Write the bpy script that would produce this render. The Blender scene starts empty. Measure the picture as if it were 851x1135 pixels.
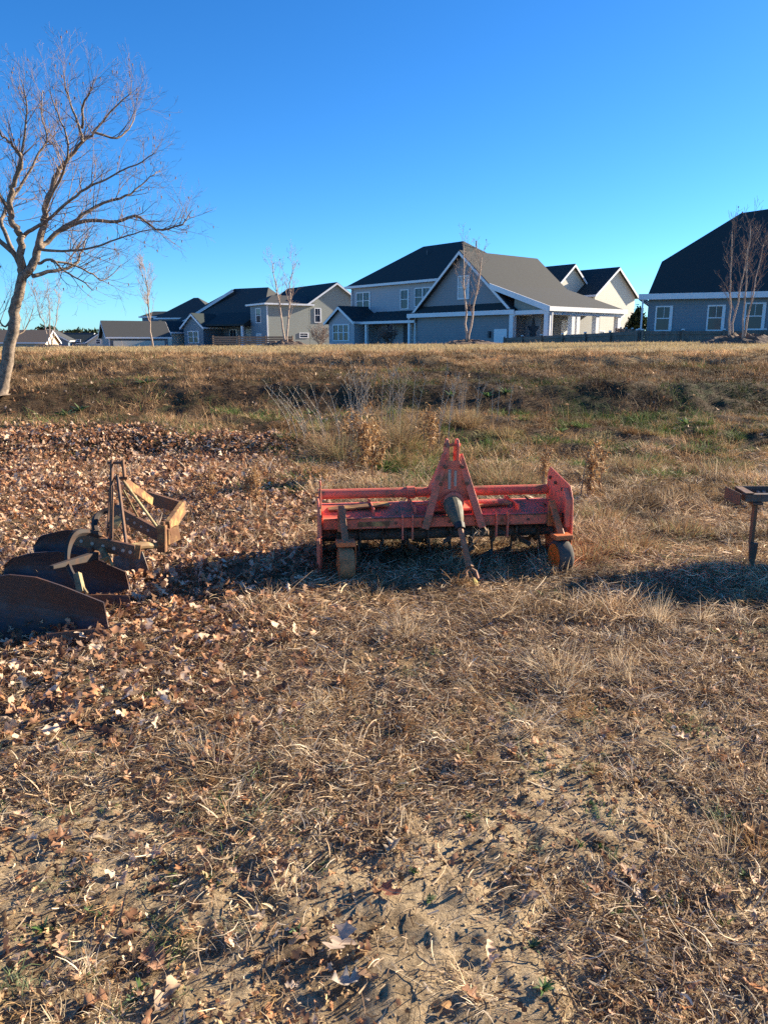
import bpy, math, random
import numpy as np
from mathutils import Vector, Matrix

# ------------------------------------------------------------------ camera, light, exposure
SC = bpy.context.scene
COL = SC.collection
PITCH = 12.6
EYE = 1.55
FPX = 841.0                       # focal length in pixels of the 851 x 1135 photograph
cam = bpy.data.cameras.new('camera')
cam.sensor_fit = 'VERTICAL'; cam.sensor_height = 24.0
cam.lens = 24.0 * FPX / 1135.0
cam.clip_start = 0.05; cam.clip_end = 5000
camo = bpy.data.objects.new('camera', cam); COL.objects.link(camo)
camo.location = (0, 0, EYE); camo.rotation_euler = (math.radians(90 - PITCH), 0, 0)
SC.camera = camo

SUN_EL, SUN_AZ = 19.5, 64.0       # azimuth clockwise from +Y (the way the camera looks)
w = bpy.data.worlds.new('World'); SC.world = w; w.use_nodes = True
nt = w.node_tree; bg = nt.nodes['Background']
sky = nt.nodes.new('ShaderNodeTexSky'); sky.sky_type = 'NISHITA'; sky.sun_disc = False
sky.sun_elevation = math.radians(SUN_EL); sky.sun_rotation = math.radians(SUN_AZ)
sky.air_density = 0.75; sky.dust_density = 0.25; sky.ozone_density = 3.0; sky.altitude = 0
hs = nt.nodes.new('ShaderNodeHueSaturation'); hs.inputs['Saturation'].default_value = 1.22
wbm = nt.nodes.new('ShaderNodeMix'); wbm.data_type = 'RGBA'; wbm.blend_type = 'MULTIPLY'; wbm.inputs[0].default_value = 1
wbm.inputs[7].default_value = (0.50, 0.82, 1.02, 1)      # white balance of the sky's light
nt.links.new(sky.outputs[0], hs.inputs['Color']); nt.links.new(hs.outputs[0], wbm.inputs[6]); nt.links.new(wbm.outputs[2], bg.inputs['Color'])
bg.inputs['Strength'].default_value = 0.074

sl = bpy.data.lights.new('sun', 'SUN'); sl.energy = 5.0; sl.angle = math.radians(0.5)
sl.color = (1.0, 0.85, 0.63)
so = bpy.data.objects.new('sun', sl); COL.objects.link(so)
a, e = math.radians(SUN_AZ), math.radians(SUN_EL)
tosun = Vector((math.sin(a)*math.cos(e), math.cos(a)*math.cos(e), math.sin(e)))
so.rotation_euler = (-tosun).to_track_quat('-Z', 'Y').to_euler()
SC.view_settings.view_transform = 'Standard'; SC.view_settings.look = 'None'
SC.view_settings.gamma = 1.0; SC.view_settings.exposure = 1.66
SC.view_settings.use_curve_mapping = False
SC.cycles.max_bounces = 6; SC.cycles.diffuse_bounces = 3; SC.cycles.glossy_bounces = 2
SC.cycles.transmission_bounces = 3; SC.cycles.use_denoising = False; SC.cycles.caustics_reflective = False; SC.cycles.caustics_refractive = False

rnd = random.Random(11)
rng = np.random.default_rng(11)

# ------------------------------------------------------------------ geometry helpers
cp, sp = math.cos(math.radians(PITCH)), math.sin(math.radians(PITCH))
def at(px, py, Y):
    dx = (px - 425.5) / FPX; dz = (567.5 - py) / FPX
    fy = cp + dz*sp; fz = -sp + dz*cp
    t = Y / fy
    return Vector((dx*t, Y, EYE + fz*t))

_tab = rng.random((256, 256))
def vnoise(x, y, s=0):
    x = np.asarray(x, float) + s*17.31; y = np.asarray(y, float) + s*9.77
    xi = np.floor(x).astype(int); yi = np.floor(y).astype(int)
    fx = x - xi; fy = y - yi
    fx = fx*fx*(3-2*fx); fy = fy*fy*(3-2*fy)
    g = lambda i, j: _tab[i % 256, j % 256]
    return ((g(xi, yi)*(1-fx) + g(xi+1, yi)*fx)*(1-fy) + (g(xi, yi+1)*(1-fx) + g(xi+1, yi+1)*fx)*fy)*2 - 1
def fbm(x, y, o=3, s=0):
    v = 0; a = 1.0; t = 0
    for k in range(o):
        v = v + a*vnoise(np.asarray(x)*2**k, np.asarray(y)*2**k, s+k); t += a; a *= .5
    return v/t
def ss(x, a, b):
    t = np.clip((np.asarray(x, float) - a)/(b - a), 0, 1)
    return t*t*(3-2*t)
PY = [-900, 9.0, 10.2, 11.0, 12.4, 13.9, 14.9, 17.0, 20.2, 20.9, 24, 30, 37, 46, 60, 90, 5000]
PZ = [0, 0, .02, .24, .27, .30, .74, .80, .90, 1.13, 1.22, 1.34, 1.42, 1.30, 1.16, 1.05, 1.05]
def H(x, y):
    x = np.asarray(x, float); y = np.asarray(y, float)
    yy = y + np.clip(-x*.10, -.5, .9) + .9*fbm(x*.25, y*.12, 2, 3)*ss(y, 7, 11)
    z = (np.interp(yy-.12, PY, PZ) + np.interp(yy, PY, PZ) + np.interp(yy+.12, PY, PZ))/3
    z = z + np.clip(x, -60, 60)*.008*ss(y, 12, 30)*(1-.6*ss(y, 50, 90))
    z = z + (  .13*fbm(x*.35, y*.7, 3, 5) + .045*fbm(x*1.9, y*1.9, 2, 15))*ss(y, 8, 12)*(1-.85*ss(y, 20, 27))
    z = z + .045*fbm(x*3.3, y*3.3, 2, 18)*ss(y, 8, 11)*(1-ss(y, 21, 25))
    z = z + .030*fbm(x*.7, y*.7, 2, 8)
    near = 1-ss(y, 10, 22)
    z = z + near*(.020*fbm(x*3.2, y*3.2, 3, 21) + .012*fbm(x*11, y*11, 3, 31))
    c = vnoise(x*17, y*17, 41)
    z = z + near*.005*fbm(x*34, y*34, 2, 45)*(1-ss(y, 5, 7))
    z = z + near*(.011*np.clip(c-.25, 0, 1) - .014*np.clip(-vnoise(x*7, y*7, 51)-.35, 0, 1))
    # old tyre cleat prints at the lower right
    d = (x-.55)*.62 + (y-1.75)*.78; t = -(x-.55)*.78 + (y-1.75)*.62
    z = z + .009*np.sin(t*42)*np.exp(-(d/.16)**2)*np.exp(-(t/.45)**2)
    return z
def Hs(x, y): return float(H(x, y))
def ground_at(px, py):
    dx = (px - 425.5)/FPX; dz = (567.5-py)/FPX
    fy = cp + dz*sp; fz = -sp + dz*cp
    ts = np.linspace(1.0, 60, 12000)
    z = EYE + fz*ts; h = H(dx*ts, fy*ts)
    i = np.argmax(z < h)
    return Vector((dx*ts[i], fy*ts[i], float(h[i])))

def link(o): COL.objects.link(o); return o
def tag(o, label=None, cat=None, group=None, kind=None):
    if label: o['label'] = label
    if cat: o['category'] = cat
    if group: o['group'] = group
    if kind: o['kind'] = kind
    return o
def empty(name, loc, rz=0, label=None, cat=None, group=None):
    o = bpy.data.objects.new(name, None); o.empty_display_size = .1
    o.location = loc; o.rotation_euler = (0, 0, rz)
    return tag(link(o), label, cat, group)

class MB:
    def __init__(s): s.v = []; s.f = []
    def add(s, vs, fs):
        n = len(s.v); s.v += [tuple(v) for v in vs]; s.f += [tuple(i+n for i in f) for f in fs]
    def box(s, x0, x1, y0, y1, z0, z1):
        s.add([(x0,y0,z0),(x1,y0,z0),(x1,y1,z0),(x0,y1,z0),(x0,y0,z1),(x1,y0,z1),(x1,y1,z1),(x0,y1,z1)],
              [(3,2,1,0),(4,5,6,7),(0,1,5,4),(1,2,6,5),(2,3,7,6),(3,0,4,7)])
    def beam(s, p, q, w, h, up=(0,0,1), w2=None, h2=None):
        p = Vector(p); q = Vector(q); d = (q-p).normalized(); up = Vector(up)
        sd = d.cross(up)
        if sd.length < 1e-3: sd = d.cross(Vector((0,1,0)))
        sd.normalize(); u = sd.cross(d).normalized()
        w2 = w if w2 is None else w2; h2 = h if h2 is None else h2
        vs = []
        for c, ww, hh in ((p, w, h), (q, w2, h2)):
            for a_, b_ in ((-1,-1),(1,-1),(1,1),(-1,1)): vs.append(c + sd*a_*ww/2 + u*b_*hh/2)
        s.add(vs, [(0,1,2,3),(7,6,5,4),(0,4,5,1),(1,5,6,2),(2,6,7,3),(3,7,4,0)])
    def tube(s, pts, rs, n=10, cap=True):
        pts = [Vector(p) for p in pts]
        if not isinstance(rs, (list, tuple)): rs = [rs]*len(pts)
        d0 = (pts[1]-pts[0]).normalized()
        nrm = d0.orthogonal().normalized(); vs = []
        for i, p in enumerate(pts):
            d = (pts[min(i+1, len(pts)-1)] - pts[max(i-1, 0)]).normalized()
            nrm = (nrm - d*nrm.dot(d)).normalized(); b = d.cross(nrm)
            for k in range(n):
                a_ = 2*math.pi*k/n
                vs.append(p + (nrm*math.cos(a_) + b*math.sin(a_))*rs[i])
        fs = []
        for i in range(len(pts)-1):
            for k in range(n):
                fs.append((i*n+k, i*n+(k+1)%n, (i+1)*n+(k+1)%n, (i+1)*n+k))
        if cap:
            fs.append(tuple(reversed(range(n)))); fs.append(tuple((len(pts)-1)*n+k for k in range(n)))
        s.add(vs, fs)
    def prism(s, poly, axis, a0, a1):
        """poly: 2D outline; axis 'x': (y,z) outline pushed along x ; 'y': (x,z) along y ; 'z': (x,y) along z"""
        m = {'x': lambda p, t: (t, p[0], p[1]), 'y': lambda p, t: (p[0], t, p[1]), 'z': lambda p, t: (p[0], p[1], t)}[axis]
        n = len(poly)
        s.add([m(p, a0) for p in poly] + [m(p, a1) for p in poly],
              [tuple(reversed(range(n))), tuple(range(n, 2*n))] + [(i, (i+1)%n, n+(i+1)%n, n+i) for i in range(n)])
    def build(s, name, mat, parent=None, bevel=0, smooth=False, xf=None):
        me = bpy.data.meshes.new(name)
        vs = s.v if xf is None else [tuple(xf @ Vector(v)) for v in s.v]
        me.from_pydata(vs, [], s.f)
        import bmesh
        bm = bmesh.new(); bm.from_mesh(me); bmesh.ops.recalc_face_normals(bm, faces=bm.faces)
        if bevel:
            try: bmesh.ops.bevel(bm, geom=[e_ for e_ in bm.edges if len(e_.link_faces) == 2 and e_.calc_face_angle(0) > .6],
                            offset=bevel, segments=1, affect='EDGES', clamp_overlap=True)
            except Exception: pass
        bm.to_mesh(me); bm.free()
        if smooth:
            me.polygons.foreach_set('use_smooth', [True]*len(me.polygons))
        me.materials.append(mat)
        o = bpy.data.objects.new(name, me); link(o)
        if parent is not None: o.parent = parent
        return o

def np_mesh(name, V, F, C=None, mat=None, smooth=False, parent=None, obj=True):
    me = bpy.data.meshes.new(name)
    V = np.asarray(V, np.float32).reshape(-1, 3); F = np.asarray(F, np.int32)
    k = F.shape[1]
    me.vertices.add(len(V)); me.vertices.foreach_set('co', V.ravel())
    me.loops.add(F.size); me.loops.foreach_set('vertex_index', F.ravel())
    me.polygons.add(len(F)); me.polygons.foreach_set('loop_start', np.arange(0, F.size, k, dtype=np.int32))
    me.polygons.foreach_set('loop_total', np.full(len(F), k, np.int32))
    if smooth: me.polygons.foreach_set('use_smooth', np.ones(len(F), bool))
    if C is not None:
        ca = me.color_attributes.new('Col', 'FLOAT_COLOR', 'POINT')
        cc = np.ones((len(V), 4), np.float32); cc[:, :3] = C
        ca.data.foreach_set('color', cc.ravel())
    me.update(calc_edges=True)
    if mat: me.materials.append(mat)
    if not obj: return me
    o = bpy.data.objects.new(name, me); link(o)
    if parent is not None: o.parent = parent
    return o

# ------------------------------------------------------------------ materials
def new_mat(name):
    m = bpy.data.materials.new(name); m.use_nodes = True
    n = m.node_tree; b = n.nodes['Principled BSDF']
    return m, n, b
def N(n, t, **kw):
    x = n.nodes.new(t)
    for k, v in kw.items():
        if k in x.inputs: x.inputs[k].default_value = v
        else: setattr(x, k, v)
    return x
def ramp(n, fac, stops):
    r = n.nodes.new('ShaderNodeValToRGB'); n.links.new(fac, r.inputs[0])
    el = r.color_ramp.elements
    while len(el) < len(stops): el.new(.5)
    for e_, (p, c) in zip(el, stops):
        e_.position = p; e_.color = (*c, 1) if len(c) == 3 else c
    return r.outputs[0]
def mixc(n, f, a_, b_, mode='MIX'):
    x = n.nodes.new('ShaderNodeMix'); x.data_type = 'RGBA'; x.blend_type = mode
    for s_, v in ((x.inputs[0], f), (x.inputs[6], a_), (x.inputs[7], b_)):
        if hasattr(v, 'is_output'): n.links.new(v, s_)
        else: s_.default_value = v if isinstance(v, (int, float)) else (*v, 1)
    return x.outputs[2]
def noise(n, scale, detail=4, rough=.6, coord='Object', vec=None):
    t = N(n, 'ShaderNodeTexNoise', Scale=scale, Detail=detail, Roughness=rough)
    if vec is None:
        c = n.nodes.new('ShaderNodeTexCoord'); vec = c.outputs[coord]
    n.links.new(vec, t.inputs['Vector'])
    return t.outputs[0]
def bump(n, b, h, strength=.5, dist=.01):
    x = N(n, 'ShaderNodeBump', Strength=strength, Distance=dist)
    n.links.new(h, x.inputs['Height']); n.links.new(x.outputs[0], b.inputs['Normal'])

def simple(name, col, rough=.7, var=.15, scale=8, metal=0, bmp=0):
    m, n, b = new_mat(name)
    f = noise(n, scale, 5, .65)
    c0 = tuple(c*(1-var) for c in col); c1 = tuple(min(1, c*(1+var)) for c in col)
    n.links.new(ramp(n, f, [(.3, c0), (.7, c1)]), b.inputs['Base Color'])
    b.inputs['Roughness'].default_value = rough; b.inputs['Metallic'].default_value = metal
    if bmp: bump(n, b, f, .6, bmp)
    return m
def painted(name, paint, rustc, amount=.5, rough=.45, dirt=(.30,.22,.14)):
    """weathered paint: chips down to rust in patches, grime settled by noise"""
    m, n, b = new_mat(name)
    f1 = noise(n, 9, 8, .7); f2 = noise(n, 60, 5, .7); f3 = noise(n, 3.5, 4, .6)
    fade = mixc(n, f3, tuple(c*.72 for c in paint), tuple(min(1, c*1.15+.02) for c in paint))
    mk = ramp(n, f1, [(max(0, .62-amount*.35), (0,0,0)), (min(1, .70-amount*.3), (1,1,1))])
    rc = mixc(n, f2, tuple(c*.5 for c in rustc), tuple(c*1.4 for c in rustc))
    c1 = mixc(n, mk, fade, rc)
    mk2 = ramp(n, noise(n, 14, 6, .75), [(.52, (0,0,0)), (.72, (.6,.6,.6))])
    n.links.new(mixc(n, mk2, c1, dirt), b.inputs['Base Color'])
    n.links.new(ramp(n, f1, [(.4, (rough,)*3), (.65, (.85,)*3)]), b.inputs['Roughness'])
    bump(n, b, f2, .4, .003)
    return m

def foliage_mat(name, trans=.3, rough=.75):
    m, n, b = new_mat(name)
    at_ = n.nodes.new('ShaderNodeVertexColor'); at_.layer_name = 'Col'
    n.links.new(at_.outputs[0], b.inputs['Base Color']); b.inputs['Roughness'].default_value = rough
    b.inputs['Specular IOR Level'].default_value = .25
    t = n.nodes.new('ShaderNodeBsdfTranslucent'); n.links.new(at_.outputs[0], t.inputs[0])
    mx = n.nodes.new('ShaderNodeMixShader'); mx.inputs[0].default_value = trans
    n.links.new(b.outputs[0], mx.inputs[1]); n.links.new(t.outputs[0], mx.inputs[2])
    n.links.new(mx.outputs[0], n.nodes['Material Output'].inputs[0])
    return m
M_straw = foliage_mat('dry_straw', .28)
M_leaf = foliage_mat('oak_leaf', .25, .6)
M_green = foliage_mat('green_leaf', .30, .55)

def ground_mat():
    m, n, b = new_mat('ground')
    tc = n.nodes.new('ShaderNodeTexCoord'); v = tc.outputs['Object']
    sep = n.nodes.new('ShaderNodeSeparateXYZ'); n.links.new(v, sep.inputs[0])
    big = noise(n, .9, 5, .6, vec=v); mid = noise(n, 6, 6, .7, vec=v); fine = noise(n, 90, 6, .75, vec=v)
    sand = ramp(n, fine, [(.30, (.09,.062,.04)), (.48, (.36,.27,.165)), (.72, (.54,.42,.27))])
    duff = ramp(n, fine, [(.3, (.05,.032,.02)), (.7, (.26,.18,.10))])
    def mr(src, a_, b_):
        x = N(n, 'ShaderNodeMapRange'); x.interpolation_type = 'SMOOTHSTEP'
        n.links.new(src, x.inputs[0]); x.inputs[1].default_value = a_; x.inputs[2].default_value = b_
        return x.outputs[0]
    def math_(op, a_, b_):
        x = n.nodes.new('ShaderNodeMath'); x.operation = op; x.use_clamp = True
        for s_, q in ((x.inputs[0], a_), (x.inputs[1], b_)):
            if hasattr(q, 'is_output'): n.links.new(q, s_)
            else: s_.default_value = q
        return x.outputs[0]
    yw = mr(sep.outputs['Y'], 2.2, 4.8)
    k = math_('ADD', math_('MULTIPLY', yw, .42), .06)
    k = math_('ADD', k, math_('MULTIPLY', math_('SUBTRACT', noise(n, 2.2, 3, .6, vec=v), .45), 1.3))
    k = math_('ADD', k, math_('SUBTRACT', mid, .44))
    c = mixc(n, ramp(n, k, [(.12, (0,0,0)), (.42, (1,1,1))]), sand, duff)
    # the bank: dead thatch with green patches
    thatch = ramp(n, mid, [(.3, (.03,.02,.013)), (.6, (.10,.065,.038)), (.8, (.18,.12,.07))])
    green = (.035, .055, .02)
    gp = math_('MULTIPLY', ramp(n, big, [(.52, (0,0,0)), (.62, (1,1,1))]), ramp(n, mid, [(.4, (0,0,0)), (.6, (1,1,1))]))
    bank = mixc(n, math_('MULTIPLY', gp, .8), thatch, green)
    c = mixc(n, mr(sep.outputs['Y'], 9, 12), c, bank)
    lawn = ramp(n, noise(n, 1.7, 7, .75, vec=v), [(.3, (.20,.14,.075)), (.7, (.42,.31,.17))])
    c = mixc(n, mr(sep.outputs['Y'], 17, 24), c, lawn)
    n.links.new(c, b.inputs['Base Color']); b.inputs['Roughness'].default_value = .95
    b.inputs['Specular IOR Level'].default_value = .15
    x1 = N(n, 'ShaderNodeBump', Strength=.9, Distance=.012); n.links.new(noise(n, 45, 8, .75, vec=v), x1.inputs['Height'])
    x2 = N(n, 'ShaderNodeBump', Strength=.5, Distance=.004); n.links.new(noise(n, 260, 4, .7, vec=v), x2.inputs['Height'])
    n.links.new(x1.outputs[0], x2.inputs['Normal']); n.links.new(x2.outputs[0], b.inputs['Normal'])
    return m
M_ground = ground_mat()

# ------------------------------------------------------------------ ground sheet
def build_ground():
    ys = [-400, -150, -60, -25, -10, -5, -3, -2, -1.4]
    y = -1.0
    while y < 1.0: ys.append(y); y += .06
    while y < 6.5: ys.append(y); y += .0125
    while y < 60: ys.append(y); y *= 1.0065
    while y < 3500: ys.append(y); y *= 1.06
    ys = np.array(ys); u = np.linspace(-1, 1, 620)
    u = np.sign(u)*(.72*np.abs(u) + .28*np.abs(u)**5)
    X = u[None, :]*(3.6 + .95*np.abs(ys))[:, None]; Y = np.repeat(ys[:, None], len(u), 1)
    Z = H(X, Y)
    V = np.stack([X, Y, Z], -1).reshape(-1, 3)
    r, c = len(ys), len(u); i = np.arange(r*c).reshape(r, c)
    F = np.stack([i[:-1, :-1], i[:-1, 1:], i[1:, 1:], i[1:, :-1]], -1).reshape(-1, 4)
    o = np_mesh('ground', V, F, None, M_ground, smooth=True)
    tag(o, 'sandy field rising to a grassy bank and a straw coloured lawn', 'ground', kind='structure')
build_ground()

# ------------------------------------------------------------------ scatter helpers
def pal(n, cols, jit=.18):
    c = np.array(cols)[rng.integers(0, len(cols), n)]
    return np.clip(c*(1 + (rng.random((n, 1))-.5)*2*jit), 0, 1)
def blades(pos, az, L, W, pitch, curv, bend, col, K=3, tipw=.25, roll=None):
    """ribbons: every argument is per blade"""
    n = len(pos); V = np.zeros((n, K+1, 2, 3), np.float32)
    p = pos.copy(); ds = L/K
    roll = rng.uniform(-1.2, 1.2, n) if roll is None else roll
    for k in range(K+1):
        a_ = az + bend*k/K; q = pitch + curv*k/K
        d = np.stack([np.cos(a_)*np.cos(q), np.sin(a_)*np.cos(q), np.sin(q)], -1)
        s = np.stack([-np.sin(a_), np.cos(a_), np.zeros(n)], -1)
        nn = np.cross(d, s)
        sv = s*np.cos(roll)[:, None] + nn*np.sin(roll)[:, None]
        ww = (W*.5*(1-(1-tipw)*(k/K)**1.6))[:, None]
        V[:, k, 0] = p - sv*ww; V[:, k, 1] = p + sv*ww
        p = p + d*ds[:, None]
    base = (np.arange(n)*(K+1)*2)[:, None, None]
    j = (np.arange(K)*2)[None, :, None]
    F = (base + j + np.array([0, 1, 3, 2])[None, None, :]).reshape(-1, 4)
    C = np.repeat(col, (K+1)*2, 0)
    return V.reshape(-1, 3), F, C
def merge(parts):
    Vs, Fs, Cs = [], [], []; n = 0
    for V, F, C in parts:
        Vs.append(V); Fs.append(F+n); Cs.append(C); n += len(V)
    return np.concatenate(Vs), np.concatenate(Fs), np.concatenate(Cs)
def scatter(n, y0, y1, margin=1.2, power=1.0):
    """n points in the wedge of ground the camera looks over, plus a margin to both sides, even per square metre"""
    u = rng.random(n)
    wa, wb = .56*y0+margin, .56*y1+margin
    # width grows linearly with y: invert the area integral
    A = .56/2; 
    f0 = A*y0*y0+margin*y0; f1 = A*y1*y1+margin*y1
    t = f0 + u*(f1-f0)
    y = (-margin + np.sqrt(margin*margin + 4*A*t))/(2*A)
    x = (rng.random(n)*2-1)*(.56*y+margin)
    return x, y
STRAW = [(.62,.47,.30),(.49,.34,.20),(.74,.60,.43),(.33,.21,.12),(.58,.42,.27),(.19,.12,.075),(.42,.32,.22)]
DEAD = [(.34,.20,.10),(.26,.15,.08),(.42,.28,.15),(.17,.10,.055),(.48,.35,.19)]
GREEN = [(.06,.11,.025),(.09,.15,.035),(.05,.09,.03),(.14,.18,.05)]
LEAFC = [(.52,.32,.19),(.62,.42,.29),(.42,.22,.12),(.28,.14,.075),(.66,.50,.36),(.48,.23,.11),(.17,.09,.055)]

def leafzone(x, y):
    edge = -.45 - .35*ss(3.2-y, 0, 1.0) - .10*np.clip(y-7, 0, 6) + .45*fbm(x*.9, y*.9, 2, 61)
    top = 10.6 + .9*fbm(x*.5, y*0, 2, 63) + np.clip(-x*.12, 0, 1)*1.0
    return ss(edge-x, -.9, .9)**1.5*ss(y+.3*x+.35*fbm(x*1.2, y*1.2, 2, 66), 1.7, 3.7)*(1-ss(y, top-.5, top+.6))

# ------------------------------------------------------------------ straw and grass (stuff)
def build_straw():
    P = []
    # lying straw, near
    n = 330000
    x, y = scatter(n, .9, 4.2, .8)
    patch = fbm(x*1.5, y*1.5, 4, 71)*1.3 + .25 + .35*ss(y, 1.8, 4)
    patch = patch - .32*(1-ss(y, 1.7, 3.1)); keep = (rng.random(n) < np.clip(.16 + patch*1.1, .07, 1))*(rng.random(n) > .55*leafzone(x, y))
    keep = keep.astype(bool); x, y = x[keep], y[keep]; n = len(x)
    L = np.minimum(rng.gamma(1.6, .020, n)+.010, .25); 
    fld = lambda x, y: 3.5*fbm(x*1.1, y*1.1, 2, 171) + rng.normal(0, .75, len(x)) + np.pi*(rng.random(len(x)) < .5)
    P.append(blades(np.stack([x, y, H(x, y)+rng.random(n)**2*.018+.001], -1), fld(x, y), L,
                    rng.gamma(2, .0009, n)+.0008, rng.normal(.10, .28, n), rng.normal(-.05, .35, n), rng.normal(0, .9, n),
                    pal(n, STRAW+DEAD[:2]+[(.13,.08,.05),(.62,.52,.38),(.16,.10,.06)], .3), 3, .5))
    # middle field
    n = 330000
    x, y = scatter(n, 4.0, 10.5, 1.0)
    z = leafzone(x, y)
    keep = rng.random(n) > .80*z; x, y = x[keep], y[keep]; n = len(x)
    tuft = ss(fbm(x*1.6, y*1.6, 3, 81), -.05, .45)
    L = rng.gamma(2.5, .022, n)+.02
    sh = (.45+.75*ss(fbm(x*2.2, y*2.2, 3, 83), -.4, .3))[:, None]
    P.append(blades(np.stack([x, y, H(x, y)+rng.random(n)**2*.035], -1), fld(x, y), L*(1+.6*tuft),
                    (rng.gamma(2, .0011, n)+.0008)*(y/5)**.6, np.abs(rng.normal(.05, .25, n)) + tuft*rng.uniform(0, 1.0, n), rng.normal(-.4, .5, n), rng.normal(0, .7, n),
                    pal(n, STRAW[:5]+DEAD[:3]+[(.14,.085,.05)], .3)*sh, 3, .4))
    o = np_mesh('dry_straw', *merge(P), M_straw)
    tag(o, 'broken dry straw and grass bits strewn over the sandy soil', 'straw', kind='stuff')
    # matted tufts lying over in the middle field
    def mats(k_, y0, y1, m_, hmin, hmax, cols, seedw):
        cx, cy = scatter(k_*3, y0, y1, .6); kp = (rng.random(len(cx)) > .9*leafzone(cx, cy))*(fbm(cx*1.2, cy*1.2, 2, seedw) > -.15)
        kp = kp.astype(bool); cx, cy = cx[kp][:k_], cy[kp][:k_]; K_ = len(cx); n = K_*m_
        R_ = np.repeat(rng.uniform(.02, .07, K_), m_)*rng.random(n)**.7; aa = rng.uniform(0, 6.28, n)
        hx = np.repeat(rng.uniform(hmin, hmax, K_), m_); lean = np.repeat(rng.uniform(0, 6.28, K_), m_)
        x, y = np.repeat(cx, m_)+np.cos(aa)*R_, np.repeat(cy, m_)+np.sin(aa)*R_
        base = pal(K_, cols, .1)
        return blades(np.stack([x, y, H(x, y)], -1), np.where(rng.random(n) < .5, aa, lean)+rng.normal(0, .5, n), hx*rng.uniform(.4, 1.3, n), (rng.gamma(2, .0009, n)+.0010)*(y/4)**.5,
                      rng.uniform(.1, 1.25, n), rng.normal(-1.1, .6, n), rng.normal(0, .8, n), np.clip(np.repeat(base, m_, 0)*rng.uniform(.55, 1.35, (n, 1)), 0, 1), 3, .3)
    TC = STRAW[:3]+[(.66,.52,.33),(.44,.28,.13),(.36,.20,.09)]
    P.append(mats(620, 2.6, 9.5, 70, .04, .13, TC, 201)); P.append(mats(170, 1.2, 3.0, 45, .03, .08, TC, 202))
    P.append(mats(900, 1.5, 10, 34, .018, .055, [(.17,.23,.10),(.23,.27,.14),(.12,.19,.06),(.30,.32,.20)], 203))
    o2 = np_mesh('dry_straw_tufts', *merge(P[-3:]), M_straw); P = P[:-3]
    tag(o2, 'matted straw tufts and small grey green sprigs in the field', 'grass', kind='stuff')
    # bank
    P = []
    n = 260000
    x, y = scatter(n, 9.6, 24, 2)
    tuft = ss(fbm(x*1.1, y*1.1, 3, 91), -.2, .4)
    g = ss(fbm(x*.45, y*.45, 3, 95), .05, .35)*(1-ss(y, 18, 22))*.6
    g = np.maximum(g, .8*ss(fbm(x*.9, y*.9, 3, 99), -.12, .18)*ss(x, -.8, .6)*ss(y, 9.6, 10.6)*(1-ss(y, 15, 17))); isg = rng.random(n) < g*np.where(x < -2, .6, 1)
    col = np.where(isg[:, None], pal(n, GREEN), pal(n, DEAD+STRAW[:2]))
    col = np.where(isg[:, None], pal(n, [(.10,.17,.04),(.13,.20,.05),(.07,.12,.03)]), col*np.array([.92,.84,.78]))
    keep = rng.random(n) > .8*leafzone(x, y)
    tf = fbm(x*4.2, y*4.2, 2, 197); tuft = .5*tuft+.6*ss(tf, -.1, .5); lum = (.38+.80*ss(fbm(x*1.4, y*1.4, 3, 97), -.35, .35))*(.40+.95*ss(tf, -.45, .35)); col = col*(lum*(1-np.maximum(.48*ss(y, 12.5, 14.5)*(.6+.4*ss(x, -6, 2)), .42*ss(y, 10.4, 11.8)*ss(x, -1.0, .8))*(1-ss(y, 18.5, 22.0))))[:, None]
    L = (rng.gamma(2.5, .022, n)+.02)*(.6+1.5*tuft)
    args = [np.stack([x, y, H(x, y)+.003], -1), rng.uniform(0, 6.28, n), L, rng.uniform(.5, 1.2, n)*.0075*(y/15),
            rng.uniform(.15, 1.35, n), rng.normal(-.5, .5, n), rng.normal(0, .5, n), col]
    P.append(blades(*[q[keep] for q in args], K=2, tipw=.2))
    cx, cy = [], []
    while len(cx) < 330:
        qx = rng.uniform(-3, 9); qy = rng.uniform(7.6, 13.6)
        wgt = .16 + .9*math.exp(-((qx-.0)/1.2)**2-((qy-9.6)/1.6)**2) + .35*(qx > 1.5)*(qy > 8.6)*(qy < 11.5)
        if qx < -1.4 and qy < 10.5: wgt = 0
        if rng.random() < wgt: cx.append(qx); cy.append(qy)
    cx, cy = np.array(cx), np.array(cy); m_ = 190; n = len(cx)*m_
    hh = np.repeat(rng.uniform(.07, .19, len(cx))*(1+1.3*np.exp(-((cx)/1.1)**2-((cy-9.8)/1.4)**2)), m_); rr = np.repeat(rng.uniform(.08, .30, len(cx)), m_)*rng.random(n)**.6
    aa = rng.uniform(0, 6.28, n); x = np.repeat(cx, m_)+np.cos(aa)*rr; y = np.repeat(cy, m_)+np.sin(aa)*rr
    base = pal(len(cx), [(.34,.21,.10),(.44,.31,.16),(.26,.15,.07),(.36,.23,.11),(.30,.26,.12),(.14,.19,.06),(.10,.15,.04),(.12,.18,.05)], .1)
    P.append(blades(np.stack([x, y, H(x, y)], -1), aa+rng.normal(0, .9, n), hh*rng.uniform(.4, 1.2, n), rng.uniform(.003, .009, n), rng.uniform(.3, 1.5, n), rng.normal(-1.2, .8, n), rng.normal(0, .6, n),
                    np.clip(np.repeat(base, m_, 0)*rng.uniform(.5, 1.35, (n, 1)), 0, 1), K=3, tipw=.2))
    n = 130000
    x, y = scatter(n, 22, 42, 3)
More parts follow.
